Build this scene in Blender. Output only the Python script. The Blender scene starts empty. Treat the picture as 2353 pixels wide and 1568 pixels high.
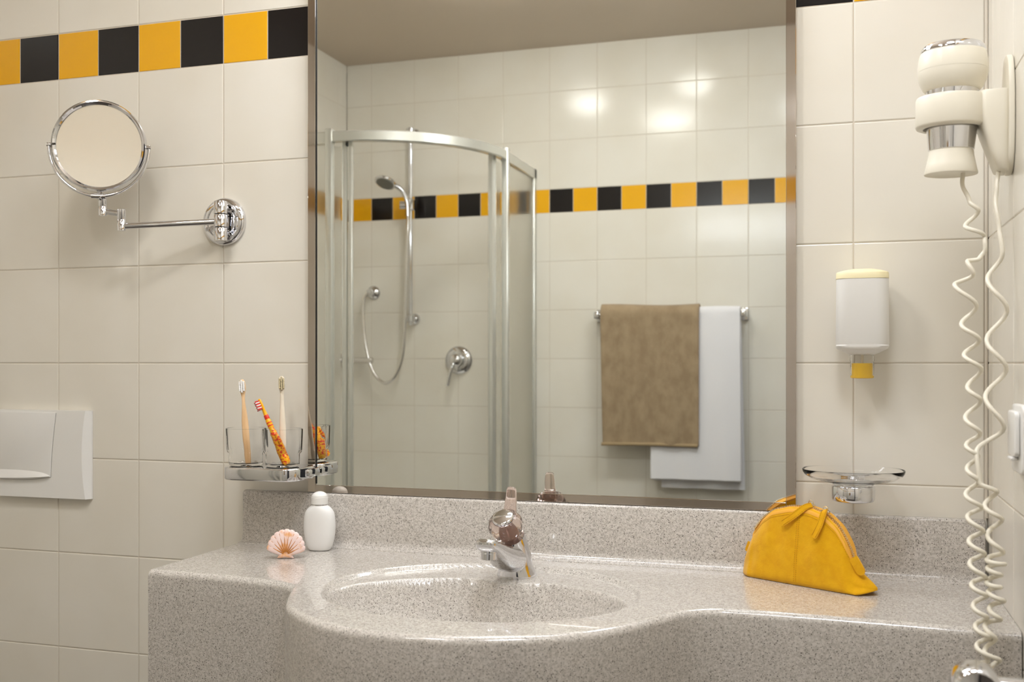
import bpy, bmesh, math, random
from mathutils import Vector, Matrix
from math import sin, cos, pi, radians, sqrt, exp
SC = bpy.context.scene
COL = SC.collection
random.seed(7)

# ------------------------------------------------------------------ camera
cam_d = bpy.data.cameras.new('camera')
cam = bpy.data.objects.new('camera', cam_d)
COL.objects.link(cam)
cam.location = (1.5735, -1.823, 1.2)
cam.rotation_euler = (pi/2, 0, 0.3019)
cam_d.sensor_width = 36.0
cam_d.lens = 36.67
cam_d.shift_y = 0.02164
cam_d.clip_start = 0.02
cam_d.dof.use_dof = True
cam_d.dof.focus_distance = 1.86
cam_d.dof.aperture_fstop = 5.6
SC.camera = cam

# ------------------------------------------------------------------ world, exposure
w = bpy.data.worlds.new('world'); SC.world = w; w.use_nodes = True
w.node_tree.nodes['Background'].inputs[0].default_value = (1, .93, .85, 1)
w.node_tree.nodes['Background'].inputs[1].default_value = 0.0
SC.view_settings.view_transform = 'Standard'
SC.view_settings.look = 'None'
SC.view_settings.gamma = 1.0
SC.view_settings.use_curve_mapping = False
SC.view_settings.exposure = 0.25

# lamp strengths (the lamps themselves are built with their fixtures below)
MIRROR_LAMP_W = 8.0        # long lamp over the mirror
DOWNLIGHT_W = 13.0          # round ceiling light in front of the wash basin
DOWNLIGHT_FAR_W = 6.5       # small domed ceiling lights near the shower
FILL_LIGHT_W = 16.5         # unseen fill light, added over the counter end for soft frontal light
WARM = (1.0, .985, .955)
NEUTRAL = (1.0, 1.05, 1.13)

# ------------------------------------------------------------------ materials
def s2l(c):
    return tuple(((v/12.92) if v <= .04045 else ((v+.055)/1.055)**2.4) for v in [x/255 for x in c])

def mat(name, col, rough=.5, metal=0., spec=.5, trans=0., ior=1.45, coat=0., sheen=0., bump=None, sss=0.):
    m = bpy.data.materials.new(name); m.use_nodes = True
    nt = m.node_tree; b = nt.nodes['Principled BSDF']
    b.inputs['Base Color'].default_value = (*col, 1)
    b.inputs['Roughness'].default_value = rough
    b.inputs['Metallic'].default_value = metal
    b.inputs['Specular IOR Level'].default_value = spec
    b.inputs['Transmission Weight'].default_value = trans
    b.inputs['IOR'].default_value = ior
    b.inputs['Coat Weight'].default_value = coat
    b.inputs['Sheen Weight'].default_value = sheen
    if sss:
        b.inputs['Subsurface Weight'].default_value = sss
        b.inputs['Subsurface Radius'].default_value = (.01, .008, .006)
        b.inputs['Subsurface Scale'].default_value = .5
    if bump:
        sc, st, dist = bump
        tc = nt.nodes.new('ShaderNodeTexCoord'); nz = nt.nodes.new('ShaderNodeTexNoise')
        nz.inputs['Scale'].default_value = sc; nz.inputs['Detail'].default_value = 3
        bp = nt.nodes.new('ShaderNodeBump'); bp.inputs['Strength'].default_value = st; bp.inputs['Distance'].default_value = dist
        nt.links.new(tc.outputs['Object'], nz.inputs['Vector']); nt.links.new(nz.outputs['Fac'], bp.inputs['Height'])
        nt.links.new(bp.outputs['Normal'], b.inputs['Normal'])
    return m

def mottle(m, c1, c2, scale=8, detail=3, stretch=(1, 1, 1), lo=.35, hi=.65):
    nt = m.node_tree; b = nt.nodes['Principled BSDF']
    tc = nt.nodes.new('ShaderNodeTexCoord'); mp = nt.nodes.new('ShaderNodeMapping')
    mp.inputs['Scale'].default_value = stretch
    nz = nt.nodes.new('ShaderNodeTexNoise'); nz.inputs['Scale'].default_value = scale; nz.inputs['Detail'].default_value = detail
    cr = nt.nodes.new('ShaderNodeValToRGB')
    cr.color_ramp.elements[0].position = lo; cr.color_ramp.elements[0].color = (*c1, 1)
    cr.color_ramp.elements[1].position = hi; cr.color_ramp.elements[1].color = (*c2, 1)
    nt.links.new(tc.outputs['Object'], mp.inputs[0]); nt.links.new(mp.outputs[0], nz.inputs['Vector'])
    nt.links.new(nz.outputs['Fac'], cr.inputs[0]); nt.links.new(cr.outputs[0], b.inputs['Base Color'])
    return m

M = {}
M['tile'] = mat('glazed_cream_tile', s2l((230, 222, 208)), .16, bump=(9, .05, .01))
mottle(M['tile'], s2l((229, 223, 210)), s2l((233, 228, 217)), 5, 2)
M['tile_yellow'] = mat('glazed_yellow_tile', s2l((238, 176, 22)), .16)
M['tile_black'] = mat('glazed_black_tile', s2l((24, 20, 20)), .16)
M['grout'] = mat('grout', s2l((214, 205, 190)), .8)
M['ceiling'] = mat('ceiling_paint', s2l((205, 190, 172)), .45)
M['floor'] = mat('floor_tile', s2l((84, 76, 70)), .3)
M['chrome'] = mat('chrome', (.74, .74, .76), .05, 1.)
M['chrome_soft'] = mat('brushed_chrome', (.80, .78, .76), .14, 1.)
M['steel_frame'] = mat('polished_frame', (.56, .50, .45), .04, 1.)
M['mirror'] = mat('mirror_silver', (.90, .925, .895), 0., 1.)
M['mirror_soft'] = mat('magnifying_silver', (.90, .88, .82), .22, 1.)
M['black'] = mat('black_seal', (.012, .012, .012), .4)
M['white_plastic'] = mat('white_plastic', s2l((238, 236, 232)), .3)
M['white_satin'] = mat('white_satin_plastic', s2l((240, 239, 237)), .42)
M['cream_plastic'] = mat('cream_plastic', s2l((236, 229, 212)), .32)
M['cream_cap'] = mat('cream_cap', s2l((244, 232, 190)), .35)
M['grey_gap'] = mat('shadow_gap', s2l((120, 112, 102)), .6)
M['alu_white'] = mat('pale_aluminium', s2l((216, 216, 210)), .26, .65)
M['alu_grey'] = mat('aluminium', (.66, .65, .62), .3, .9)
M['smoke'] = mat('smoked_acrylic', s2l((246, 230, 222)), .03, trans=.93, ior=1.40)
M['glass'] = mat('clear_glass', (1., 1., 1.), .0, trans=1., ior=1.22)
M['pump'] = mat('clear_pump_plastic', (.98, .98, .97), .03, trans=1., ior=1.12)
M['soap'] = mat('yellow_soap', s2l((236, 190, 62)), .15)
M['gold'] = mat('gold_line', s2l((200, 128, 48)), .4, .2)
M['brass'] = mat('brass_zip', s2l((244, 230, 200)), .25, 1.)
M['black_plastic'] = mat('black_plastic', (.02, .02, .02), .35)
M['door'] = mat('added_dark_door', s2l((34, 34, 46)), .5)
M['bamboo'] = mottle(mat('bamboo', s2l((232, 190, 140)), .5), s2l((224, 180, 128)), s2l((240, 203, 158)), 90, 3, (1, 1, .08))
M['beige_plastic'] = mat('straw_plastic', s2l((228, 216, 196)), .4)
M['bristle_white'] = mat('white_bristle', s2l((245, 243, 240)), .7)
M['bristle_beige'] = mat('beige_bristle', s2l((196, 182, 146)), .7)
M['bristle_red'] = mat('red_bristle', s2l((214, 40, 24)), .5)
M['towel_brown'] = mottle(mat('brown_terry', s2l((140, 118, 90)), .95, sheen=.3, spec=.1), s2l((150, 129, 102)), s2l((168, 147, 118)), 30, 4, (1, 1, .6))
M['towel_white'] = mat('white_terry', s2l((236, 234, 236)), .95, sheen=.3, spec=.1, bump=(500, .5, .001))
for k in ('towel_brown',):
    nt = M[k].node_tree; b = nt.nodes['Principled BSDF']
    tc = nt.nodes.new('ShaderNodeTexCoord'); nz = nt.nodes.new('ShaderNodeTexNoise'); nz.inputs['Scale'].default_value = 260
    bp = nt.nodes.new('ShaderNodeBump'); bp.inputs['Strength'].default_value = .4; bp.inputs['Distance'].default_value = .002
    nt.links.new(tc.outputs['Object'], nz.inputs['Vector']); nt.links.new(nz.outputs['Fac'], bp.inputs['Height']); nt.links.new(bp.outputs['Normal'], b.inputs['Normal'])
M['suede'] = mottle(mat('mustard_suede', s2l((232, 172, 12)), .88, sheen=.25, spec=.15, bump=(420, .35, .001)), s2l((221, 161, 10)), s2l((229, 172, 15)), 70, 5)
M['suede_dark'] = mat('mustard_stitch', s2l((176, 118, 6)), .9)
M['zip_tape'] = mat('orange_zip_tape', s2l((240, 176, 66)), .8)
M['shell'] = mottle(mat('pearly_acetate', s2l((240, 214, 200)), .22, coat=.4), s2l((238, 180, 132)), s2l((242, 216, 210)), 60, 4, lo=.38, hi=.52)

# frosted glass: mostly rough refraction with some straight transmission
m = bpy.data.materials.new('frosted_glass'); m.use_nodes = True; nt = m.node_tree
nt.nodes.remove(nt.nodes['Principled BSDF']); out = nt.nodes['Material Output']
rf = nt.nodes.new('ShaderNodeBsdfRefraction'); rf.inputs['Color'].default_value = (1, 1, .98, 1); rf.inputs['Roughness'].default_value = .42; rf.inputs['IOR'].default_value = 1.12
tl = nt.nodes.new('ShaderNodeBsdfTranslucent'); tl.inputs['Color'].default_value = (.95, .94, .91, 1)
df = nt.nodes.new('ShaderNodeBsdfDiffuse'); df.inputs['Color'].default_value = (.88, .87, .83, 1)
tr = nt.nodes.new('ShaderNodeBsdfTransparent'); tr.inputs['Color'].default_value = (.97, .97, .96, 1)
m1 = nt.nodes.new('ShaderNodeMixShader'); m1.inputs[0].default_value = .34
m2 = nt.nodes.new('ShaderNodeMixShader'); m2.inputs[0].default_value = .35
m3 = nt.nodes.new('ShaderNodeMixShader'); m3.inputs[0].default_value = .12
nt.links.new(rf.outputs[0], m1.inputs[1]); nt.links.new(tr.outputs[0], m1.inputs[2])
nt.links.new(tl.outputs[0], m3.inputs[1]); nt.links.new(df.outputs[0], m3.inputs[2]); m3.inputs[0].default_value = .5
nt.links.new(m1.outputs[0], m2.inputs[1]); nt.links.new(m3.outputs[0], m2.inputs[2]); m2.inputs[0].default_value = .15
nt.links.new(m2.outputs[0], out.inputs[0]); M['frosted'] = m

m = bpy.data.materials.new('clear_face'); m.use_nodes = True; nt = m.node_tree
nt.nodes.remove(nt.nodes['Principled BSDF'])
tr = nt.nodes.new('ShaderNodeBsdfTransparent'); tr.inputs['Color'].default_value = (.98, .985, .975, 1)
gl = nt.nodes.new('ShaderNodeBsdfGlossy'); gl.inputs['Roughness'].default_value = .05
mm = nt.nodes.new('ShaderNodeMixShader'); mm.inputs[0].default_value = .05
nt.links.new(tr.outputs[0], mm.inputs[1]); nt.links.new(gl.outputs[0], mm.inputs[2]); nt.links.new(mm.outputs[0], nt.nodes['Material Output'].inputs[0])
M['clear_face'] = m
# child toothbrush: yellow with red flames
def red_on_yellow():
    m = mat('yellow_red_print', (1, .6, 0), .3); nt = m.node_tree; b = nt.nodes['Principled BSDF']
    tc = nt.nodes.new('ShaderNodeTexCoord'); mp = nt.nodes.new('ShaderNodeMapping'); mp.inputs['Scale'].default_value = (190, 190, 330)
    nz = nt.nodes.new('ShaderNodeTexNoise'); nz.inputs['Scale'].default_value = 1.; nz.inputs['Detail'].default_value = 1
    cr = nt.nodes.new('ShaderNodeValToRGB'); cr.color_ramp.interpolation = 'CONSTANT'
    cr.color_ramp.elements[0].color = (*s2l((250, 178, 20)), 1)
    cr.color_ramp.elements[1].position = .54; cr.color_ramp.elements[1].color = (*s2l((222, 62, 28)), 1)
    nt.links.new(tc.outputs['Object'], mp.inputs[0]); nt.links.new(mp.outputs[0], nz.inputs['Vector'])
    nt.links.new(nz.outputs['Fac'], cr.inputs[0]); nt.links.new(cr.outputs[0], b.inputs['Base Color'])
    return m
M['kid_print'] = red_on_yellow()
M['kid_yellow'] = mat('yellow_plastic', s2l((250, 180, 20)), .3)
M['kid_red'] = mat('red_plastic', s2l((220, 52, 28)), .3)

# speckled solid-surface counter
def granite():
    m = mat('speckled_counter', (.6, .57, .52), .22, spec=.5, coat=.5); nt = m.node_tree; b = nt.nodes['Principled BSDF']
    tc = nt.nodes.new('ShaderNodeTexCoord')
    def vor(scale, dist, rnd):
        v = nt.nodes.new('ShaderNodeTexVoronoi'); v.inputs['Scale'].default_value = scale
        sep = nt.nodes.new('ShaderNodeSeparateColor')
        lt = nt.nodes.new('ShaderNodeMath'); lt.operation = 'LESS_THAN'; lt.inputs[1].default_value = dist
        gt = nt.nodes.new('ShaderNodeMath'); gt.operation = 'GREATER_THAN'; gt.inputs[1].default_value = rnd
        mu = nt.nodes.new('ShaderNodeMath'); mu.operation = 'MULTIPLY'
        nz = nt.nodes.new('ShaderNodeTexNoise'); nz.inputs['Scale'].default_value = scale*1.3
        ad = nt.nodes.new('ShaderNodeMath'); ad.operation = 'MULTIPLY_ADD'; ad.inputs[1].default_value = .5; 
        nt.links.new(tc.outputs['Object'], v.inputs['Vector']); nt.links.new(tc.outputs['Object'], nz.inputs['Vector'])
        nt.links.new(nz.outputs['Fac'], ad.inputs[0]); nt.links.new(v.outputs['Distance'], ad.inputs[2])
        nt.links.new(ad.outputs[0], lt.inputs[0]); lt.inputs[1].default_value = dist + .25
        nt.links.new(v.outputs['Color'], sep.inputs[0]); nt.links.new(sep.outputs[0], gt.inputs[0])
        nt.links.new(lt.outputs[0], mu.inputs[0]); nt.links.new(gt.outputs[0], mu.inputs[1])
        return mu.outputs[0]
    base = nt.nodes.new('ShaderNodeTexNoise'); base.inputs['Scale'].default_value = 260; base.inputs['Detail'].default_value = 2
    nt.links.new(tc.outputs['Object'], base.inputs['Vector'])
    cr = nt.nodes.new('ShaderNodeValToRGB')
    cr.color_ramp.elements[0].position = .36; cr.color_ramp.elements[0].color = (*s2l((186, 180, 172)), 1)
    cr.color_ramp.elements[1].position = .6; cr.color_ramp.elements[1].color = (*s2l((212, 206, 199)), 1)
    nt.links.new(base.outputs['Fac'], cr.inputs[0]); last = cr.outputs[0]
    for sc, dist, rnd, c in ((640, .36, .60, (166, 157, 148)), (600, .34, .80, (116, 106, 98)), (500, .34, .875, (58, 50, 45))):
        mx = nt.nodes.new('ShaderNodeMix'); mx.data_type = 'RGBA'
        nt.links.new(vor(sc, dist, rnd), mx.inputs[0]); nt.links.new(last, mx.inputs[6]); mx.inputs[7].default_value = (*s2l(c), 1)
        last = mx.outputs[2]
    nt.links.new(last, b.inputs['Base Color'])
    return m
M['granite'] = granite()

def emit(name, col, strength):
    m = bpy.data.materials.new(name); m.use_nodes = True; nt = m.node_tree
    nt.nodes.remove(nt.nodes['Principled BSDF']); e = nt.nodes.new('ShaderNodeEmission')
    e.inputs[0].default_value = (*col, 1); e.inputs[1].default_value = strength
    nt.links.new(e.outputs[0], nt.nodes['Material Output'].inputs[0]); return m

# ------------------------------------------------------------------ helpers
def bm_new(): return bmesh.new()

def obj(name, bm, m, parent=None, smooth=True, angle=40, recalc=True):
    if recalc: bmesh.ops.recalc_face_normals(bm, faces=bm.faces)
    me = bpy.data.meshes.new(name); bm.to_mesh(me); bm.free()
    ms = m if isinstance(m, (list, tuple)) else [m]
    for x in ms: me.materials.append(x)
    if smooth:
        me.polygons.foreach_set('use_smooth', [True]*len(me.polygons))
        me.update()
        try: me.set_sharp_from_angle(angle=radians(angle))
        except Exception: pass
    o = bpy.data.objects.new(name, me); COL.objects.link(o)
    if parent is not None:
        o.parent = parent
        root = parent
        loc = Vector((0, 0, 0))
        while root is not None:
            loc += root.location; root = root.parent
        o.location = -loc          # meshes are written in room coordinates
    return o

def thing(name, label, cat, loc, group=None):
    o = bpy.data.objects.new(name, None); COL.objects.link(o); o.location = loc
    o.empty_display_size = .03
    o['label'] = label; o['category'] = cat
    if group: o['group'] = group
    return o

def tag(o, label, cat, group=None):
    o['label'] = label; o['category'] = cat
    if group: o['group'] = group
    return o

def struct(o): o['kind'] = 'structure'; return o

def frame_of(axis):
    a = Vector(axis).normalized()
    t = Vector((0, 0, 1)) if abs(a.z) < .9 else Vector((1, 0, 0))
    u = t.cross(a).normalized(); v = a.cross(u).normalized()
    return a, u, v

def ring_faces(bm, rings, cap0=True, cap1=True, closed=True):
    n = len(rings[0])
    for r0, r1 in zip(rings[:-1], rings[1:]):
        for i in range(n if closed else n-1):
            j = (i+1) % n
            try: bm.faces.new((r0[i], r0[j], r1[j], r1[i]))
            except ValueError: pass
    if cap0: bm.faces.new(list(reversed(rings[0])))
    if cap1: bm.faces.new(rings[-1])

def lathe(bm, o, axis, prof, seg=40, cap0=True, cap1=True, sx=1., sy=1.):
    """prof: list of (radius, height along axis)"""
    a, u, v = frame_of(axis); o = Vector(o); rings = []
    for r, h in prof:
        rings.append([bm.verts.new(o + a*h + u*(r*sx*cos(2*pi*k/seg)) + v*(r*sy*sin(2*pi*k/seg))) for k in range(seg)])
    ring_faces(bm, rings, cap0, cap1)

def tube(bm, pts, r, seg=12, closed=False, flat=1., up=None):
    pts = [Vector(p) for p in pts]; n = len(pts); rings = []
    rr = r if isinstance(r, (list, tuple)) else [r]*n
    prev = None
    for i, p in enumerate(pts):
        if closed: t = (pts[(i+1) % n]-pts[i-1]).normalized()
        else: t = (pts[min(i+1, n-1)]-pts[max(i-1, 0)]).normalized()
        if prev is None:
            ref = Vector(up) if up else (Vector((0, 0, 1)) if abs(t.z) < .9 else Vector((1, 0, 0)))
            u = (ref - t*ref.dot(t)).normalized()
        else:
            u = (prev - t*prev.dot(t)).normalized()
        if up: u = (Vector(up) - t*Vector(up).dot(t)).normalized()
        prev = u; v = t.cross(u)
        rings.append([bm.verts.new(p + u*(rr[i]*cos(2*pi*k/seg)) + v*(rr[i]*flat*sin(2*pi*k/seg))) for k in range(seg)])
    if closed:
        rings.append(rings[0]); ring_faces(bm, rings, False, False)
    else: ring_faces(bm, rings)

def smooth_path(pts, n=8, closed=False):
    """Catmull-Rom through the points"""
    P = [Vector(p) for p in pts]; out = []
    m = len(P)
    rng = range(m) if closed else range(m-1)
    for i in rng:
        if closed: p0, p1, p2, p3 = P[i-1], P[i], P[(i+1) % m], P[(i+2) % m]
        else: p0, p1, p2, p3 = P[max(i-1, 0)], P[i], P[i+1], P[min(i+2, m-1)]
        for k in range(n):
            t = k/n
            out.append(.5*((2*p1) + (p2-p0)*t + (2*p0-5*p1+4*p2-p3)*t*t + (3*p1-p0-3*p2+p3)*t**3))
    if not closed: out.append(P[-1])
    return out

def box(bm, x0, x1, y0, y1, z0, z1, bev=0., seg=2):
    c = Matrix.Translation(((x0+x1)/2, (y0+y1)/2, (z0+z1)/2)) @ Matrix.Diagonal((abs(x1-x0), abs(y1-y0), abs(z1-z0), 1))
    r = bmesh.ops.create_cube(bm, size=1, matrix=c)
    if bev > 0:
        vs = set(r['verts']); es = [e for e in bm.edges if e.verts[0] in vs and e.verts[1] in vs]
        bmesh.ops.bevel(bm, geom=es, offset=bev, segments=seg, affect='EDGES', profile=.5)

def rrect(w, h, r, n=6):
    """rounded rectangle outline centred on 0"""
    out = []
    for cx, cy, a0 in ((w/2-r, h/2-r, 0), (-w/2+r, h/2-r, pi/2), (-w/2+r, -h/2+r, pi), (w/2-r, -h/2+r, 3*pi/2)):
        for k in range(n+1):
            a = a0 + pi/2*k/n; out.append((cx+r*cos(a), cy+r*sin(a)))
    return out

def loft(bm, sections, cap0=True, cap1=True, closed=True):
    rings = [[bm.verts.new(Vector(p)) for p in s] for s in sections]
    ring_faces(bm, rings, cap0, cap1, closed)

def prism(bm, outline, to3, d0, d1, bev=0.):
    """outline [(a,b)], to3(a,b,d) -> point; rounded edges by an inset ring"""
    def ins(o, q):
        n = len(o); out = []
        for i in range(n):
            p0 = Vector(o[i-1]); p1 = Vector(o[i]); p2 = Vector(o[(i+1) % n])
            t = (p2-p0); t = t.normalized() if t.length > 1e-9 else Vector((1, 0))
            nn = Vector((-t.y, t.x)); out.append((p1.x+nn.x*q, p1.y+nn.y*q))
        return out
    area = sum(outline[i-1][0]*outline[i][1]-outline[i][0]*outline[i-1][1] for i in range(len(outline)))
    sg = 1 if area > 0 else -1
    if bev:
        sec = []
        for k in range(4):
            a = pi/2*k/3; sec.append((ins(outline, sg*bev*(1-sin(a))), d0+(d1-d0)/abs(d1-d0)*bev*(1-cos(a))))
        s = [[to3(a, b, d) for a, b in o] for o, d in sec]
        sec2 = [[to3(a, b, d0+d1-d) for a, b in o] for o, d in reversed(sec)]
        loft(bm, s+sec2)
    else:
        loft(bm, [[to3(a, b, d0) for a, b in outline], [to3(a, b, d1) for a, b in outline]])

# ------------------------------------------------------------------ room shell
XL, XR, YF, ZC = -0.4725, 1.8047, -2.3417, 2.50
ZOFF = .0176

def tile_wall(name, o, u, v, n, cells, ulen0, ulen1, vlen0, vlen1):
    """cells: (u0,u1,v0,v1,mat index); o origin; tile faces at o plane, grout 1.2 mm behind"""
    bm = bm_new(); o, u, v, n = Vector(o), Vector(u), Vector(v), Vector(n)
    rnd = random.Random(hash(name) % 1000 if False else len(name)*31)
    g = .0009
    for (u0, u1, v0, v1, mi) in cells:
        if u1-u0 < .004 or v1-v0 < .004: continue
        ta = rnd.uniform(-1, 1)*.0006; tb = rnd.uniform(-1, 1)*.0006
        rings = []
        for ins, d in ((g, -.0014), (g+.0004, -.0004), (g+.0016, 0)):
            cs = []
            for uu, vv in ((u0+ins, v0+ins), (u1-ins, v0+ins), (u1-ins, v1-ins), (u0+ins, v1-ins)):
                cs.append(bm.verts.new(o + u*uu + v*vv + n*(d + ta*(uu-(u0+u1)/2) + tb*(vv-(v0+v1)/2))))
            rings.append(cs)
        for a, b in zip(rings[:-1], rings[1:]):
            for i in range(4):
                f = bm.faces.new((a[i], a[(i+1) % 4], b[(i+1) % 4], b[i])); f.material_index = mi
        f = bm.faces.new(rings[-1]); f.material_index = mi
    q = [bm.verts.new(o+u*a+v*b-n*.0012) for a, b in ((ulen0, vlen0), (ulen1, vlen0), (ulen1, vlen1), (ulen0, vlen1))]
    f = bm.faces.new(q); f.material_index = 3
    # thickness behind
    q2 = [bm.verts.new(o+u*a+v*b-n*.08) for a, b in ((ulen0, vlen0), (ulen1, vlen0), (ulen1, vlen1), (ulen0, vlen1))]
    f = bm.faces.new(list(reversed(q2))); f.material_index = 3
    for i in range(4):
        f = bm.faces.new((q[i], q2[i], q2[(i+1) % 4], q[(i+1) % 4])); f.material_index = 3
    ob = obj(name, bm, [M['tile'], M['tile_yellow'], M['tile_black'], M['grout']], smooth=False, recalc=False)
    # make normals face the room
    me = ob.data
    flip = sum(p.area*(p.normal @ n if False else p.normal.dot(n)) for p in me.polygons if p.material_index < 3) < 0
    if flip: me.flip_normals()
    return struct(ob)

def cells_for(ua, ub, phase, zoff, first_yellow=True):
    cells = []
    cols = []; k = math.floor((ua-phase)/.2)
    while phase+.2*k < ub-.003:
        a = phase+.2*k; cols.append((max(a, ua), min(a+.2, ub), a)); k += 1
    if cols and ub-cols[-1][0] < .02: pass
    rows = [(-.2+zoff+.2*i, zoff+.2*i) for i in range(0, 10)]
    top0 = 1.8975+zoff
    rows += [(top0+.2*i, top0+.2*(i+1)) for i in range(0, 4)]
    for a, b, _ in cols:
        for z0, z1 in rows:
            z0c, z1c = max(z0, 0), min(z1, ZC)
            if z1c-z0c > .004: cells.append((a, b, z0c, z1c, 0))
    for _, _, a in cols:
        for h in (0, 1):
            x0, x1 = max(a+.1*h, ua), min(a+.1*h+.1, ub)
            if x1-x0 > .004:
                cells.append((x0, x1, 1.8+zoff, 1.8975+zoff, (1 if (h == 0) == first_yellow else 2)))
    return cells

tile_wall('wall_back', (0, 0, 0), (1, 0, 0), (0, 0, 1), (0, -1, 0), cells_for(XL, XR, 0., 0., True), XL, XR, 0, ZC)
tile_wall('wall_front', (0, YF, 0), (1, 0, 0), (0, 0, 1), (0, 1, 0), cells_for(XL, XR, .4455, ZOFF, False), XL, XR, 0, ZC)
tile_wall('wall_right', (XR, 0, 0), (0, -1, 0), (0, 0, 1), (-1, 0, 0), cells_for(0, -YF, .055, 0., True), 0, -YF, 0, ZC)
tile_wall('wall_left', (XL, 0, 0), (0, -1, 0), (0, 0, 1), (1, 0, 0), cells_for(0, -YF, .06, ZOFF, True), 0, -YF, 0, ZC)
bm = bm_new(); box(bm, XL-.1, XR+.1, YF-.1, .1, ZC, ZC+.08); struct(obj('ceiling', bm, M['ceiling'], smooth=False))
bm = bm_new(); box(bm, XL-.1, XR+.1, YF-.1, .1, -.08, 0); struct(obj('floor', bm, M['floor'], smooth=False))

bm = bm_new(); box(bm, XR-.0045, XR-.0002, -.0045, -.0002, .951, ZC-.001, .0015); struct(obj('trim_1', bm, M['grout'], smooth=False))
# unseen dark door added to the right wall to give the chrome dark reflections
bm = bm_new(); box(bm, XR-.02, XR-.0005, -2.20, -1.40, .0, 2.0, .004); d1 = struct(obj('added_door_1', bm, M['door'], smooth=False))
bm = bm_new(); lathe(bm, (XR-.02, -1.47, 1.02), (-1, 0, 0), [(.025, 0), (.025, .006), (.009, .008), (.009, .045)], 20)
tube(bm, [(XR-.062, -1.47, 1.02), (XR-.064, -1.50, 1.02), (XR-.064, -1.58, 1.02)], .008, 10); obj('added_door_handle', bm, M['chrome_soft'], d1)

# ------------------------------------------------------------------ lamps
lamp = thing('mirror_lamp', 'long white lamp mounted over the wall mirror', 'lamp', (1.06, 0, 2.03))
bm = bm_new(); box(bm, .74, 1.38, -.075, -.0005, 2.01, 2.06, .006); obj('housing', bm, M['chrome_soft'], lamp)
bm = bm_new(); tube(bm, [(.75, -.105, 2.02), (1.37, -.105, 2.02)], .030, 20)
L_area = 2*pi*.03*.62
obj('diffuser', bm, emit('lamp_glow', NEUTRAL, MIRROR_LAMP_W/(pi*L_area)), lamp)

def downlight(x, y, watt, label, r=.045, drop=.004, dome=False, col=WARM):
    t = thing('ceiling_light', label, 'ceiling light', (x, y, ZC), None)
    bm = bm_new(); lathe(bm, (x, y, ZC), (0, 0, -1), [(r+.016, 0), (r+.016, .003), (r+.004, .006), (r, .006), (r, .001)], 32, cap0=False, cap1=False)
    obj('trim_ring', bm, M['chrome_soft'], t)
    bm = bm_new()
    if dome: lathe(bm, (x, y, ZC), (0, 0, -1), [(r, .002), (r, .012), (r*.85, .028), (r*.5, .040), (.002, .044)], 28)
    else: lathe(bm, (x, y, ZC), (0, 0, -1), [(r, .0005), (r, .003), (.001, .0035)], 28)
    area = pi*r*r*(2. if dome else 1.)
    obj('diffuser', bm, emit('downlight_glow', col, watt/(pi*area)), t)
downlight(.73, -.97, DOWNLIGHT_W, 'round opal ceiling light in front of the wash basin', .13, dome=True)
downlight(1.52, -1.02, FILL_LIGHT_W, 'unseen round fill light added at the ceiling over the right end of the counter', .20, dome=True, col=NEUTRAL)  # invented fill lamp brightening the right wall and counter top
downlight(.40, -1.47, DOWNLIGHT_FAR_W, 'small domed ceiling light beside the shower', .08, dome=True)
downlight(.945, -1.63, DOWNLIGHT_FAR_W*.5, 'small domed ceiling light in front of the towels', .08, dome=True)

# ------------------------------------------------------------------ wash basin counter
Z0 = .848
contour = [(.456, -.3145), (.468, -.3150), (.53, -.3175), (.5957, -.3208), (.64, -.3245), (.6827, -.3295), (.7199, -.3394), (.7450, -.3540), (.7579, -.3720), (.7747, -.4100), (.7989, -.4579), (.8254, -.4923),
           (.8735, -.5330), (.9276, -.5618), (1.000, -.5760), (1.082, -.5740), (1.16, -.5530), (1.2386, -.5130), (1.2864, -.4688), (1.3234, -.4160), (1.3467, -.3756), (1.3714, -.3400),
           (1.4056, -.3170), (1.4419, -.3120), (1.56, -.3140), (1.7262, -.3240), (1.8042, -.3300)]
raw = smooth_path([(a, b, 0) for a, b in contour], 12)
# resample by arc length
def resample(P, step):
    out = [P[0]]; acc = 0.
    for a, b in zip(P[:-1], P[1:]):
        L = (b-a).length
        while acc+L >= step:
            t = (step-acc)/L; a = a.lerp(b, t); out.append(a.copy()); L = (b-a).length; acc = 0.
        acc += L
    if (out[-1]-P[-1]).length > step*.3: out.append(P[-1])
    else: out[-1] = P[-1]
    return out
F = resample(raw, .0042)
FR = .011
def basin_h(x, y):
    # outer shallow recess
    ca, sa = cos(-.06), sin(-.06)
    dx, dy = x-1.043, y+.286
    ex, ey = dx*ca-dy*sa, dx*sa+dy*ca
    r = sqrt((ex/.2495)**2+(ey/.2035)**2)
    h = 0.
    d = (1-r)*.21
    if d > 0: h = -.0075*(lambda t: t*t*(3-2*t))(min(1, d/.0075))
    # bowl
    dx, dy = x-1.046, y+.332
    B = .156
    th_y = B
    bump = .040*exp(-((x-1.058)/.036)**2) if dy > 0 else 0.
    ex, ey = dx*ca-dy*sa, dx*sa+dy*ca
    rr = sqrt((ex/.236)**2+((ey/(th_y-bump)) if ey > 0 else ey/.157)**2)
    if rr < 1:
        t = 1-rr
        e = min(1, t/.03); e = e*e*(3-2*e)
        h2 = -.0075-.125*(1-rr**4.2)*(.2+.8*e)
        h = min(h, h2)
    return h
bm = bm_new(); cols = []
NB = 120
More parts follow.
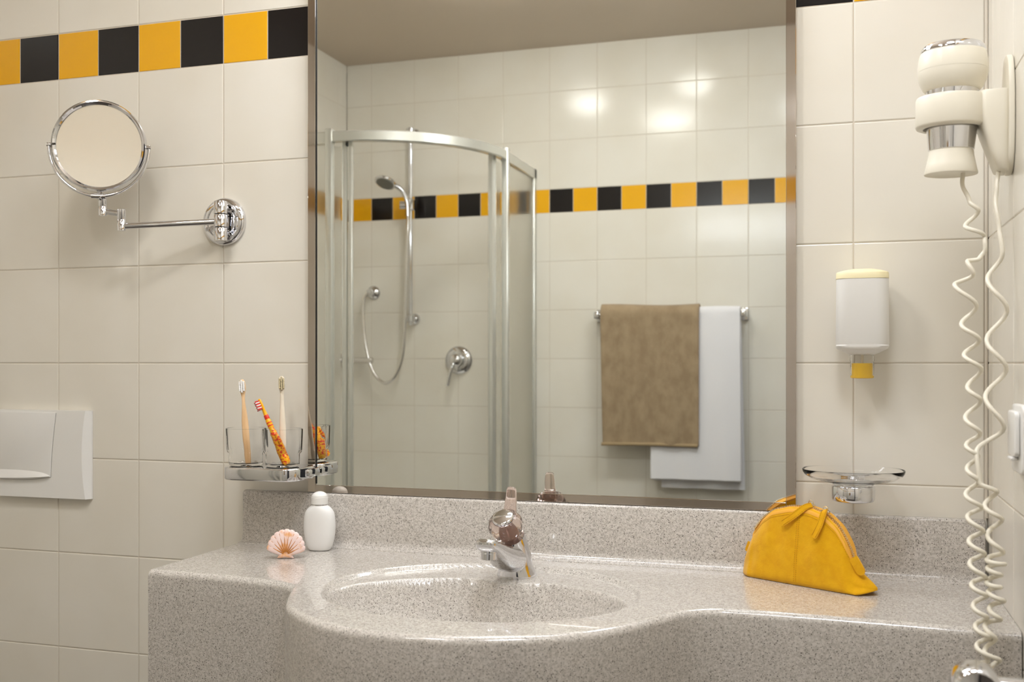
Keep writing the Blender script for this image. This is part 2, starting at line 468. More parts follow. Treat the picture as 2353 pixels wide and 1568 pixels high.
for i, p in enumerate(F):
    a = F[max(i-1, 0)]; b = F[min(i+1, len(F)-1)]
    t = (b-a).normalized(); n = Vector((t.y, -t.x, 0))      # outward (towards the room)
    if n.y > 0 and abs(n.y) > .5: n = -n
    e = p - n*FR
    e.x = max(.456, min(e.x, 1.8042))
    c = []
    xb = p.x
    for k in range(NB+1):
        s = k/NB
        x = xb+(e.x-xb)*s; y = -.002+(e.y+.002)*s
        # cove up to the splashback
        h = basin_h(x, y)
        c.append(bm.verts.new((x, y, Z0+h)))
    for k in range(1, 6):
        q = pi/2*k/5
        c.append(bm.verts.new((e.x+n.x*FR*sin(q), e.y+n.y*FR*sin(q), Z0-FR*(1-cos(q)))))
    for zz in (Z0-.05, Z0-.12, Z0-.20, Z0-.24):
        c.append(bm.verts.new((e.x+n.x*FR, e.y+n.y*FR, zz)))
    c.append(bm.verts.new((xb, -.002, Z0-.24)))
    cols.append(c)
for c0, c1 in zip(cols[:-1], cols[1:]):
    for k in range(len(c0)-1): bm.faces.new((c0[k], c0[k+1], c1[k+1], c1[k]))
bm.faces.new(cols[0]); bm.faces.new(list(reversed(cols[-1])))
counter = thing('washbasin_counter', 'speckled grey stone-look counter with an oval moulded wash basin and curved front', 'wash basin', (1.1, -.2, .608))
obj('countertop', bm, M['granite'], counter, angle=50)
# splashback with a coved foot
bm = bm_new()
prof = [(-.001, Z0-.02), (-.001, .9485), (-.004, .950), (-.013, .950), (-.0165, .9485), (-.018, .945), (-.018, Z0+.018)]
for k in range(1, 7):
    q = pi/2*k/6; prof.append((-.018-.016*(1-cos(q)), Z0+.018-.0165*sin(q)))
prof.append((-.036, Z0-.004)); 
secs = []
for x in [.455, .457]+[.5+.1*i for i in range(13)]+[1.797, 1.799]:
    e = .0015 if x in (.455, 1.799) else 0
    secs.append([(x, y+(e if y < -.01 else 0), z-(e if z > .94 else 0)) for y, z in prof])
loft(bm, secs)
obj('splashback', bm, M['granite'], counter, angle=50)
# drain
bm = bm_new(); zb = Z0+basin_h(1.05, -.34)
lathe(bm, (1.05, -.34, zb-.002), (0, 0, 1), [(.030, 0), (.031, .004), (.026, .006), (.020, .006), (.018, .010), (.002, .012)], 30); obj('drain', bm, M['chrome'], counter)

# ------------------------------------------------------------------ wall mirror
MX0, MX1, MZ0, MZ1 = .5965, 1.5085, .9508, 1.955
FW = .0165; MYP = -.012
mir = thing('wall_mirror', 'large rectangular wall mirror in a narrow polished frame above the counter', 'mirror', (1.05, 0, MZ0))
bm = bm_new(); box(bm, MX0+.006, MX1-.006, MYP, -.003, MZ0+.006, MZ1-.006); obj('mirror_glass', bm, M['mirror'], mir, smooth=False)
bm = bm_new(); box(bm, MX0+.004, MX1-.004, -.003, -.0006, MZ0+.004, MZ1-.004); obj('backing', bm, M['black'], mir, smooth=False)
def frame_bar(x0, x1, z0, z1, inner):
    bm = bm_new()
    box(bm, x0, x1, -.0145, -.0008, z0, z1, .0007, 2)
    return obj('frame', bm, M['steel_frame'], mir, smooth=False)
frame_bar(MX0, MX0+FW, MZ0, MZ1, 1); frame_bar(MX1-FW, MX1, MZ0, MZ1, 1)
frame_bar(MX0+FW, MX1-FW, MZ0, MZ0+FW-.002, 1); frame_bar(MX0+FW, MX1-FW, MZ1-FW, MZ1, 1)
bm = bm_new(); box(bm, MX0+FW+.0003, MX0+FW+.0020, -.0135, -.0121, MZ0+FW, MZ1-FW); obj('edge_seal', bm, M['black'], mir, smooth=False)

# ------------------------------------------------------------------ shaving mirror
mag = thing('shaving_mirror', 'round swivelling chrome shaving mirror on a jointed wall arm', 'mirror', (.405, 0, 1.482))
BC = Vector((.405, 0, 1.4825))
bm = bm_new(); lathe(bm, BC, (0, -1, 0), [(.0475, .0005), (.0475, .006), (.045, .010), (.041, .0125), (.0345, .0120), (.0330, .0095), (.030, .0095), (.028, .0125), (.002, .013)], 56)
obj('wall_plate', bm, M['chrome'], mag)
bm = bm_new()
PZ = (1.4415, 1.4665, 1.4925, 1.5185); px, py = .4160, -.034
for z0, z1 in ((1.4405, 1.4662), (1.4668, 1.4922), (1.4928, 1.5185)):
    lathe(bm, (px, py, z0), (0, 0, 1), [(.0115, 0), (.0132, .001), (.0132, z1-z0-.001), (.0125, z1-z0)], 32)
tube(bm, [(px, -.012, 1.505), (px, py, 1.505)], .008, 14); tube(bm, [(px, -.012, 1.454), (px, py, 1.454)], .008, 14)
obj('wall_hinge', bm, M['chrome'], mag)
JA = Vector((.2360, -.100, 1.4745))
bm = bm_new(); tube(bm, [(px, py, 1.4790), (.2370, -.0985, 1.4685)], .0061, 18)
obj('arm', bm, M['chrome'], mag)
bm = bm_new()
lathe(bm, (.2360, -.100, 1.4585), (0, 0, 1), [(.006, 0), (.0082, .0012), (.0082, .022), (.0078, .0225), (.0082, .023), (.0082, .0425), (.006, .0440)], 24)
lathe(bm, (.2000, -.110, 1.4880), (0, 0, 1), [(.006, 0), (.0078, .0012), (.0078, .0185), (.0074, .019), (.0078, .0195), (.0078, .0365), (.006, .038)], 24)
tube(bm, [(.2000, -.110, 1.4980), (.2360, -.100, 1.4925)], .0055, 12, flat=.6)
obj('elbow_joint', bm, M['chrome'], mag)
MC = Vector((.197, -.117, 1.6245)); R = .0865
camp = Vector((1.5735, -1.823, 1.2))
nd = (camp-MC).normalized()
nd = Vector((nd.x*cos(.20)+nd.y*sin(.20)*0, nd.y, nd.z)).normalized()
# facing turned slightly towards the wall's left and tilted up
az = math.atan2(nd.y, nd.x) - radians(12); el = math.asin(nd.z) + radians(9)
NM = Vector((cos(el)*cos(az), cos(el)*sin(az), sin(el)))
a_, mu_, mv_ = NM, Vector((0, 0, 1)).cross(NM).normalized(), None
mv_ = NM.cross(mu_).normalized()
def circ(c, r, k, n, off=0.): 
    q = 2*pi*k/n; return c + mu_*(r*cos(q)) + mv_*(r*sin(q)) + NM*off
bm = bm_new(); n = 72
profr = [(R-.004, .0045), (R-.0015, .0065), (R+.001, .006), (R+.0025, .003), (R+.0015, -.001), (R-.0005, -.003), (R+.0015, -.005), (R+.0025, -.009), (R+.001, -.012), (R-.002, -.0125), (R-.012, -.010)]
rings = [[bm.verts.new(circ(MC, r, k, n, h)) for k in range(n)] for r, h in profr]
ring_faces(bm, rings, False, True)
# inner lip
rin = [[bm.verts.new(circ(MC, r, k, n, h)) for k in range(n)] for r, h in ((R-.004, .0045), (R-.0065, .002), (R-.0065, -.004))]
ring_faces(bm, rin, False, False)
obj('mirror_rim', bm, M['chrome'], mag)
bm = bm_new(); rings = []
for j in range(1, 13):
    r = (R-.006)*j/12; rings.append([bm.verts.new(circ(MC, r, k, n, -.0045+.0028*(j/12)**2)) for k in range(n)])
c = bm.verts.new(MC-NM*.0045)
for k in range(n): bm.faces.new((c, rings[0][k], rings[0][(k+1) % n]))
ring_faces(bm, rings, False, False)
obj('magnifying_glass', bm, M['mirror_soft'], mag)
# yoke: half hoop below the mirror
pts = []
RY = R+.0072
upv = Vector((0, 0, 1)); side = mu_
dn = (-upv + NM*.06).normalized()
for k in range(37):
    q = pi*k/36; pts.append(MC - NM*.002 + side*(RY*cos(q)) + dn*(RY*1.055*sin(q)) )
bm = bm_new(); tube(bm, [pts[0]+upv*.004]+pts+[pts[-1]+upv*.004], .0032, 12); obj('yoke', bm, M['chrome'], mag)
for s in (1, -1):
    bm = bm_new(); tube(bm, [MC+side*(s*(R-.001))-NM*.002, MC+side*(s*(RY+.003))-NM*.002], .0042, 12); obj('pivot_pin', bm, M['chrome'], mag)
low = pts[18]
bm = bm_new(); tube(bm, [low+Vector((0, 0, .002)), Vector((.2000, -.110, 1.524))], .0085, 16); tube(bm, [low+side*.013, low-side*.013], .0048, 12)
obj('yoke_socket', bm, M['chrome'], mag)

# ------------------------------------------------------------------ flush plate
fl = thing('flush_plate', 'white plastic toilet flush plate on the left tiled wall', 'flush plate', (-.03, 0, .916))
FX0, FX1, FZ0, FZ1 = -.147, .0875, .9160, 1.1005
bm = bm_new()
nx, nz = 40, 14; grid = []
def fp_y(x, z):
    # slab with a scooped, rounded right flank
    e = (x-.066-(.012*(1-((z-1.008)/.09)**2)*-1))
    d = .0150
    t = (z-1.008)/.0925
    xe = FX1-.016+.009*abs(t)**2.0
    if x > xe: d -= .0105*((x-xe)/(FX1-xe))
    return -d
xs = [FX0+(FX1-FX0)*i/nx for i in range(nx+1)]
secs = []
for j in range(nz+1):
    z = FZ0+(FZ1-FZ0)*j/nz; t = (z-1.008)/.0925; xe = FX1-.016+.009*abs(t)**2.0
    row = [(FX0, -.0005, z), (FX0, -.015, z)]
    for i in range(1, 12): row.append((FX0+(xe-FX0)*i/12, -.015, z))
    row += [(xe, -.015, z), (FX1-.001, -.0055, z), (FX1, -.0045, z), (FX1, -.0005, z)]
    secs.append(row)
loft(bm, secs)
obj('plate', bm, M['white_plastic'], fl, smooth=True, angle=12)
# push panel: raised slab with a curved right edge and a finger scoop at its foot
bm = bm_new()
out = [(-.140, 1.0958)]
for k in range(9):
    t = k/8; out.append((.0070-.0135*(1-(1-t)**1.5), 1.0958-(1.0958-.9600)*t))
for k in range(1, 11):
    t = k/10; out.append((-.0065-(.1335)*t, .9600-.0075*sin(pi/2*min(1, t*1.6))))
out = [(a, b) for a, b in out]
prism(bm, out, lambda a, b, d: (a, d, b), -.0140, -.0172, .0008)
pp = obj('push_panel', bm, M['white_plastic'], fl, angle=30)
bm = bm_new(); secs = []
for k in range(15):
    x = -.140+.1325*k/14; t = (x+.140)/.1325; w = .0200*sqrt(max(0.02, 1-t**2.2))
    zb = .9535+.0065*t*t
    secs.append([(x, -.0171, zb+w), (x, -.0176-.004*min(1, w/.01), zb+w*.45), (x, -.0178-.0055*min(1, w/.01), zb+.002), (x, -.0171, zb+.001)])
loft(bm, secs); obj('finger_scoop', bm, M['white_plastic'], fl, angle=60)
bm = bm_new(); prism(bm, [(a+.0006 if a > -.1 else a, b-.0006) for a, b in out], lambda a, b, d: (a, d, b), -.0145, -.01535); obj('panel_gap', bm, M['grey_gap'], fl, smooth=False)

# ------------------------------------------------------------------ cup holder, tumblers, toothbrushes
ch = thing('tumbler_holder', 'chrome wall bracket holding two glass tumblers', 'holder', (.54, 0, .98))
bm = bm_new()
out = [(x+.5410, y-.0620) for x, y in rrect(.158, .102, .028, 8)]
prism(bm, out, lambda a, b, d: (a, b, d), .9800, 1.0040, .003)
obj('tray', bm, M['chrome'], ch, angle=35)
bm = bm_new(); box(bm, .585, .625, -.0615, -.0151, .984, 1.000, .003); box(bm, .56, .592, -.030, -.0006, .984, 1.000, .003); obj('wall_mount', bm, M['chrome'], ch)

TC = [(.4935, -.068), (.5725, -.068)]
def tumbler(cx, cy, label, phase):
    z0 = 1.0045; bm = bm_new(); seg = 72
    outer = [(.0002, 0.), (.0285, 0.), (.0308, .0015), (.0318, .004), (.0323, .0240), (.0350, .0275), (.0358, .0305), (.0378, .0700), (.0373, .0712)]
    inner = [(.0362, .0708), (.0342, .0315), (.0309, .0270), (.0303, .007), (.0285, .0048), (.0002, .0042)]
    rings = []
    for idx, (r, h) in enumerate(outer+inner):
        rr = []
        for k in range(seg):
            q = 2*pi*k/seg+phase
            fl_ = 0.
            if idx < len(outer) and h > .026 and h < .069: fl_ = .0006*cos(q*16)
            rr.append(bm.verts.new((cx+(r+fl_)*cos(q), cy+(r+fl_)*sin(q), z0+h)))
        rings.append(rr)
    ring_faces(bm, rings, True, True)
    o = obj('glass_tumbler', bm, M['glass'], None, angle=35)
    return tag(o, label, 'glass', 'glass tumblers in the chrome holder')
tumbler(*TC[0], 'clear glass tumbler holding the bamboo toothbrush with white bristles', 0)
tumbler(*TC[1], 'clear glass tumbler holding two toothbrushes, beside the mirror edge', .2)

def brush(label, A, B, prof, thick, body_m, br_m, head, face=Vector((.35, -.93, 0)), bend=.0, tufts=(3, 9), bh=.009, spread=.0105):
    """A foot, B tip; prof [(t,width)] along; head=(t0,t1) bristle range"""
    A, B = Vector(A), Vector(B); ax = (B-A); L = ax.length; a = ax.normalized()
    nrm = (face - a*face.dot(a)).normalized(); s = a.cross(nrm).normalized()
    t = thing('toothbrush', label, 'toothbrush', A, 'toothbrushes in the tumblers')
    bm = bm_new(); secs = []
    for tt, wv in prof:
        c = A+a*(L*tt)+nrm*(bend*sin(pi*tt))
        th = thick*(1 if tt < head[0] else .75)
        sec = []
        for k in range(12):
            q = 2*pi*k/12
            sec.append(c+s*(wv/2*(abs(cos(q))**.7)*(1 if cos(q) > 0 else -1))+nrm*(th/2*(abs(sin(q))**.7)*(1 if sin(q) > 0 else -1)))
        secs.append(sec)
    loft(bm, secs)
    obj('handle', bm, body_m, t, angle=60)
    bm = bm_new()
    nc, nr = tufts
    for j in range(nr):
        for i in range(nc):
            tt = head[0]+(head[1]-head[0])*(j+.5)/nr
            off = (i-(nc-1)/2)/max(1, nc-1)*spread*.72
            if nr > 5 and j in (0, nr-1) and nc == 3 and i != 1: continue
            base = A+a*(L*tt)+s*off+nrm*(thick*.3+bend*sin(pi*tt))
            lathe(bm, base, nrm, [(.0013, 0), (.0018, bh*.9), (.0010, bh)], 7)
    obj('bristles', bm, br_m, t, angle=40)
    return t
pa = [(0, .0085), (.01, .0105), (.12, .0125), (.35, .0135), (.5, .0125), (.62, .0090), (.72, .0062), (.78, .0060), (.83, .0085), (.87, .0118), (.93, .0122), (.975, .0100), (1, .0045)]
brush('bamboo toothbrush with white bristles, alone in the tumbler further from the mirror', (.5060, -.0800, 1.0092), (.4825, -.0640, 1.1685), pa, .0055, M['bamboo'], M['bristle_white'], (.835, .985), Vector((.35, -.92, 0)), .002)
pb = [(0, .0090), (.01, .0110), (.15, .0128), (.4, .0125), (.55, .0100), (.68, .0078), (.80, .0066), (.83, .0085), (.87, .0116), (.94, .0120), (.98, .0100), (1, .005)]
brush('pale straw coloured toothbrush with beige bristles, in the tumbler beside the mirror', (.5780, -.0740, 1.0092), (.5610, -.0520, 1.1750), pb, .006, M['beige_plastic'], M['bristle_beige'], (.835, .985), Vector((.45, -.88, 0)), .002)
# child's brush
face = Vector((-.75, -.65, .1))
A = Vector((.5935, -.0880, 1.0110)); B = Vector((.5330, -.0870, 1.1320))
t = thing('toothbrush', "short yellow and red child's toothbrush leaning in the tumbler beside the mirror", 'toothbrush', A, 'toothbrushes in the tumblers')
ax = B-A; L = ax.length; a = ax.normalized(); nrm = (face-a*face.dot(a)).normalized(); s = a.cross(nrm).normalized()
def kid_loft(prof, m, name):
    bm = bm_new(); secs = []
    for tt, wv, th in prof:
        c = A+a*(L*tt)
        secs.append([c+s*(wv/2*cos(2*pi*k/14))+nrm*(th/2*sin(2*pi*k/14)) for k in range(14)])
    loft(bm, secs); return obj(name, bm, m, t, angle=60)
kid_loft([(0, .018, .010), (.03, .025, .015), (.10, .0235, .017), (.17, .021, .016), (.22, .024, .017), (.30, .019, .015), (.34, .0215, .0155), (.42, .0155, .013), (.50, .0125, .011), (.56, .0105, .0095)], M['kid_print'], 'handle')
kid_loft([(.555, .0105, .0095), (.57, .0125, .0115), (.59, .0105, .0095), (.60, .0105, .0095), (.615, .0125, .0115), (.635, .0105, .0095), (.66, .0122, .011), (.68, .0095, .009), (.73, .0090, .0080), (.79, .0080, .0070), (.83, .0078, .006), (.86, .0105, .006), (.90, .0122, .006), (.96, .0115, .006), (.99, .0085, .005), (1, .004, .003)], M['kid_yellow'], 'neck')
kid_loft([(.69, .0097, .0093), (.70, .0099, .0095), (.745, .0096, .0090), (.75, .0092, .0086)], M['kid_red'], 'red_band')
for u0 in (.578, .622):
    kid_loft([(u0, .0108, .0100), (u0+.005, .0119, .0109), (u0+.014, .0119, .0109), (u0+.02, .0108, .0100)], M['kid_red'], 'red_band')
# ear-like prongs spreading from the handle
for q, (t0, dx, up) in enumerate(((.36, .013, -.16), (.40, -.015, .10))):
    bm = bm_new(); p0 = A+a*(L*t0)+s*(.004 if dx > 0 else -.004); p1 = A+a*(L*(t0+.06))+s*dx*.9; p2 = A+a*(L*(t0+up))+s*dx*1.15
    tube(bm, smooth_path([p0, p1, p2], 5), [.003]*4+[.0034]*3+[.003, .0022, .0014, .0006], 10); obj('prong', bm, M['kid_print'], t)
bm = bm_new(); bmw = bm_new()
for j in range(7):
    for i in range(3):
        tt = .845+.135*(j+.5)/7; off = (i-1)*.0036
        base = A+a*(L*tt)+s*off+nrm*.0022
        lathe(bm if (i+j) % 2 == 0 else bmw, base, nrm, [(.0012, 0), (.0016, .0075), (.0009, .0085)], 7)
obj('bristles', bm, M['bristle_red'], t); obj('bristles', bmw, M['bristle_white'], t)['label'] = 'white bristles'

# ------------------------------------------------------------------ white bottle
bx, by = .6440, -.0560
bt = thing('lotion_bottle', 'small white plastic bottle with domed cap standing on the counter', 'bottle', (bx, by, Z0))
def sup(cx, cy, z, a, b, n=48, p=2.4, yaw=.12):
    out = []
    for k in range(n):
        q = 2*pi*k/n; c_, s_ = cos(q), sin(q)
        x = a*(abs(c_)**(2/p))*(1 if c_ > 0 else -1); y = b*(abs(s_)**(2/p))*(1 if s_ > 0 else -1)
        out.append((cx+x*cos(yaw)-y*sin(yaw), cy+x*sin(yaw)+y*cos(yaw), z))
    return out
bm = bm_new()
prof = [(0, .0185, .0135), (.0008, .0200, .0148), (.003, .0218, .0160), (.010, .0250, .0176), (.020, .0280, .0186), (.032, .0298, .0190), (.045, .0303, .0190), (.056, .0300, .0190), (.065, .0289, .0188), (.072, .0268, .0182), (.077, .0238, .0176), (.0805, .0200, .0168), (.0820, .0172, .0162), (.0832, .0158, .0156), (.0850, .0152, .0152)]
loft(bm, [sup(bx, by, Z0+.0006+h, a, b, p=2.25 if h < .076 else 2.0) for h, a, b in prof]); obj('body', bm, M['white_satin'], bt, angle=60)
bm = bm_new(); zc = Z0+.0852; lathe(bm, (bx, by, zc), (0, 0, 1), [(.0155, 0), (.0156, .0018), (.0152, .0019)], 40); obj('chrome_ring', bm, M['chrome'], bt)
bm = bm_new(); lathe(bm, (bx, by, zc+.0018), (0, 0, 1), [(.0150, 0), (.0156, .0004), (.0156, .0128), (.0150, .0133), (.0152, .0139), (.0142, .0168), (.0118, .0198), (.0080, .0222), (.004, .0234), (.0005, .0237)], 40); obj('cap', bm, M['white_plastic'], bt)

# ------------------------------------------------------------------ shell hair clip
S0 = Vector((.6255, -.1500, Z0+.0008)); fyaw = radians(24)
su = Vector((cos(fyaw), sin(fyaw), 0)); sn = Vector((sin(fyaw), -cos(fyaw), .12)).normalized(); sv = (Vector((0, 0, 1))+Vector((-sin(fyaw), cos(fyaw), 0))*.12).normalized()
tilt = radians(-2)
def sp(x, z, d=0): return S0+su*(x*cos(tilt)-z*sin(tilt))+sv*(x*sin(tilt)+z*cos(tilt))+sn*d
sh = thing('shell_hair_clip', 'pearly pink scallop shell hair clip with golden ribs standing on the counter', 'hair clip', S0)
lob = 11; outl = []
Cx, Cz, = 0., .0045
a0, a1 = radians(14), radians(166)
N = lob*8
hub = (0, .004)
def fan_r(q):
    # distance from the hub to the rim by direction
    return .0365+.0115*sin(q)
outl = []
for k in range(N+1):
    f = k/N; q = a0+(a1-a0)*f
    l = abs(sin(pi*f*lob))
    r = fan_r(q)-.0018*(1-l**.6)
    outl.append((hub[0]+r*cos(q)*.90, hub[1]+r*sin(q)))
outl += [(-.0235, .0085), (-.0125, .0050), (-.0150, -.0002), (-.0135, -.0006), (0, .0006), (.0135, -.0006), (.0150, -.0002), (.0125, .0050), (.0235, .0085)]
bm = bm_new()
# domed front: rings scaled towards the hub
NF = len(outl); rings = []
for sc_, d in ((.985, -.0015), (1, 0.), (1., .0018), (.985, .0030), (.93, .0042), (.75, .0062), (.5, .0072), (.25, .0066), (.05, .0060)):
    hubp = (0, .008)
    rings.append([bm.verts.new(sp(hubp[0]+(x-hubp[0])*sc_, hubp[1]+(z-hubp[1])*sc_, d)) for x, z in outl])
ring_faces(bm, rings, True, True)
obj('shell', bm, M['shell'], sh, angle=50)
bm = bm_new()
for k in range(1, lob):
    f = k/lob; q = a0+(a1-a0)*f; r = fan_r(q)-.0055
    P3 = []
    for j in range(9):
        tt = .14+.86*j/8
        x = hub[0]+r*cos(q)*.90*tt; z = hub[1]+r*sin(q)*tt
        d = .0042+.0032*(1-((tt-.35)/.65)**2) if tt > .35 else .0072
        P3.append(sp(x, z+.002*(1-tt), d-.0002))
    tube(bm, P3, .00075, 6)
obj('gold_ribs', bm, M['gold'], sh)
bm = bm_new(); tube(bm, [sp(-.010, .006, -.012), sp(.010, .006, -.012)], .003, 10)
for k in range(5):
    x = -.012+.006*k; tube(bm, smooth_path([sp(x, .005, -.012), sp(x*1.3, .020, -.017), sp(x*1.4, .032, -.008)], 5), .0014, 8)
tube(bm, [sp(-.008, .006, -.012), sp(-.008, .006, .001)], .002, 8); tube(bm, [sp(.008, .006, -.012), sp(.008, .006, .001)], .002, 8)
obj('clip_jaw', bm, M['shell'], sh)

# ------------------------------------------------------------------ tap
TX, TY = 1.056, -.135
ZT = Z0-.0078
tap = thing('basin_tap', 'chrome single-lever tap with smoked acrylic handle at the back of the basin', 'tap', (TX, TY, ZT))
def ell(c, ux, uy, a, b, n=36, p=2.):
    out = []
    for k in range(n):
        q = 2*pi*k/n; c_, s_ = cos(q), sin(q)
        out.append(Vector(c)+Vector(ux)*(a*(abs(c_)**(2/p))*(1 if c_ > 0 else -1))+Vector(uy)*(b*(abs(s_)**(2/p))*(1 if s_ > 0 else -1)))
    return out
EX = Vector((1, 0, 0))
def tilt_uy(d): return Vector((0, cos(radians(d)), sin(radians(d))))
bm = bm_new()
base = [(0, TY, .0335, .0345, 0), (.003, TY, .0335, .0345, 0), (.006, TY-.001, .0322, .0335, 2), (.016, TY-.003, .0290, .0310, 8), (.030, TY-.006, .0268, .0286, 16), (.046, TY-.011, .0252, .0264, 24), (.060, TY-.016, .0238, .0240, 32), (.070, TY-.020, .0215, .0215, 38)]
loft(bm, [ell((TX, y, ZT+h), EX, tilt_uy(d), a, b) for h, y, a, b, d in base])
obj('body', bm, M['chrome'], tap, angle=50)
# spout
bm = bm_new(); secs = []
sp_ = [(-.128, .872, .0245, .0240, 2.2), (-.150, .872, .0250, .0245, 2.3), (-.175, .876, .0240, .0238, 2.6), (-.200, .8845, .0220, .0210, 2.9), (-.222, .8950, .0198, .0168, 3.2), (-.238, .9035, .0188, .0134, 3.4), (-.246, .9080, .0180, .0112, 3.4), (-.255, .9105, .0172, .0108, 3.2), (-.2605, .9105, .0154, .0092, 3.), (-.263, .9100, .0115, .0060, 2.6)]
for i, (y, z, a, b, p) in enumerate(sp_):
    d = 70 if i < 5 else 80
    uy = Vector((0, cos(radians(100)), sin(radians(100))))
    secs.append(ell((TX, y, z), EX, uy, a, b, 36, p))
loft(bm, secs); obj('spout', bm, M['chrome'], tap, angle=50)
bm = bm_new(); lathe(bm, (TX, -.2435, .906), (0, -.08, -1), [(.0135, 0), (.0135, .0095), (.0128, .0100), (.0128, .0195), (.0112, .0202)], 32, cap1=False); ae = obj('aerator', bm, M['chrome'], tap)
bm = bm_new(); lathe(bm, (TX, -.2448, .8885), (0, -.08, -1), [(.0108, -.004), (.0104, .0012), (.001, .0004)], 28); obj('aerator_mesh', bm, M['black_plastic'], ae)
# smoked handle
HA = Vector((0, -.62, .785)).normalized(); HB = Vector((0, .785, .62))
HC = Vector((TX-.009, TY-.014, ZT+.074))
bm = bm_new(); rings = []
for r, h in ((.0180, -.004), (.0225, .000), (.0258, .006), (.0284, .013), (.0294, .019), (.0282, .026), (.0250, .0315), (.0210, .0345)):
    rings.append([bm.verts.new(HC+HA*h+EX*(r*(1+.022*cos(10*2*pi*k/60))*cos(2*pi*k/60))+HB*(r*(1+.022*cos(10*2*pi*k/60))*sin(2*pi*k/60))) for k in range(60)])
ring_faces(bm, rings)
hd = obj('handle', bm, M['smoke'], tap, angle=60)
bm = bm_new(); lathe(bm, HC, HA, [(.0100, -.012), (.0100, .008), (.0075, .012), (.0075, .032)], 28); obj('cartridge', bm, mat('brown_cartridge', s2l((140, 104, 86)), .3, .3), tap)
bm = bm_new(); lathe(bm, HC+HA*.0330, HA, [(.0170, -.003), (.0182, 0), (.0182, .0035), (.0168, .0055), (.0150, .0060), (.001, .0068)], 40); obj('handle_cap', bm, M['chrome'], tap)
# lever standing up behind the knob
bm = bm_new(); secs = []
L0 = HC+HA*.022+HB*.024; LD = Vector((0, .18, 1)).normalized()
LN = Vector((0, 1, -.18)).normalized()
for h, a, b, y in ((-.010, .0130, .0075, 0), (0, .0122, .0070, 0), (.012, .0108, .0056, .001), (.028, .0096, .0046, .002), (.038, .0088, .0044, .001), (.0425, .0078, .0040, 0), (.0445, .0055, .0028, 0)):
    secs.append(ell(L0+LD*h+LN*y, EX, LN, a, b, 24, 3))
loft(bm, secs); obj('lever', bm, M['smoke'], hd, angle=50)

# the tap stands turned a little to the left
RT = Matrix.Translation((TX, TY, 0)) @ Matrix.Rotation(radians(-7), 4, 'Z') @ Matrix.Translation((-TX, -TY, 0))
def turn(o):
    if o.type == 'MESH': o.data.transform(RT)
    for c_ in o.children: turn(c_)
bpy.context.view_layer.update()
turn(tap)

# ------------------------------------------------------------------ soap dispenser
ds = thing('soap_dispenser', 'white wall soap dispenser with cream lid and clear nozzle', 'soap dispenser', (1.612, 0, 1.19))
DCX, DY = 1.6125, -.047
def drect(z, w, d, r, cy=DY): return [(DCX+x, cy+y, z) for x, y in rrect(w, d, r, 7)]
bm = bm_new()
loft(bm, [drect(1.2210, .070, .054, .020), drect(1.2235, .078, .060, .020), drect(1.2275, .0815, .063, .019), drect(1.2300, .0805, .062, .019), drect(1.2310, .0815, .063, .019), drect(1.3350, .0800, .062, .019)])
obj('bottle', bm, M['white_plastic'], ds, angle=40)
bm = bm_new(); loft(bm, [drect(1.2215, .070, .054, .020), drect(1.2165, .052, .046, .018), drect(1.2135, .036, .036, .017)]); obj('funnel', bm, M['white_plastic'], ds, angle=50)
bm = bm_new(); loft(bm, [drect(1.3352, .0810, .063, .019), drect(1.3440, .0805, .0625, .019), drect(1.3460, .078, .060, .019), drect(1.3490, .060, .046, .017), drect(1.3515, .036, .026, .012), drect(1.3522, .010, .008, .0035)]); obj('lid', bm, M['cream_cap'], ds, angle=50)
bm = bm_new(); box(bm, DCX-.028, DCX+.028, -.0160, -.0006, 1.245, 1.325, .003); obj('wall_bracket', bm, M['white_plastic'], ds)
bm = bm_new(); lathe(bm, (DCX, DY, 1.2140), (0, 0, -1), [(.0170, 0), (.0190, .001), (.0190, .010), (.0182, .011), (.0182, .0375), (.0160, .0385), (.0160, .0375), (.0168, .030), (.0168, .001)], 40, cap0=False, cap1=False); nz_ = obj('nozzle', bm, M['pump'], ds)
bm = bm_new(); lathe(bm, (DCX, DY, 1.2000), (0, 0, -1), [(.0164, 0), (.0164, .0235), (.014, .0245)], 32); obj('liquid_soap', bm, M['soap'], nz_)
bm = bm_new(); lathe(bm, (DCX, DY, 1.2140), (0, 0, -1), [(.0022, 0), (.0022, .0390)], 12); obj('dip_tube', bm, M['cream_plastic'], nz_)

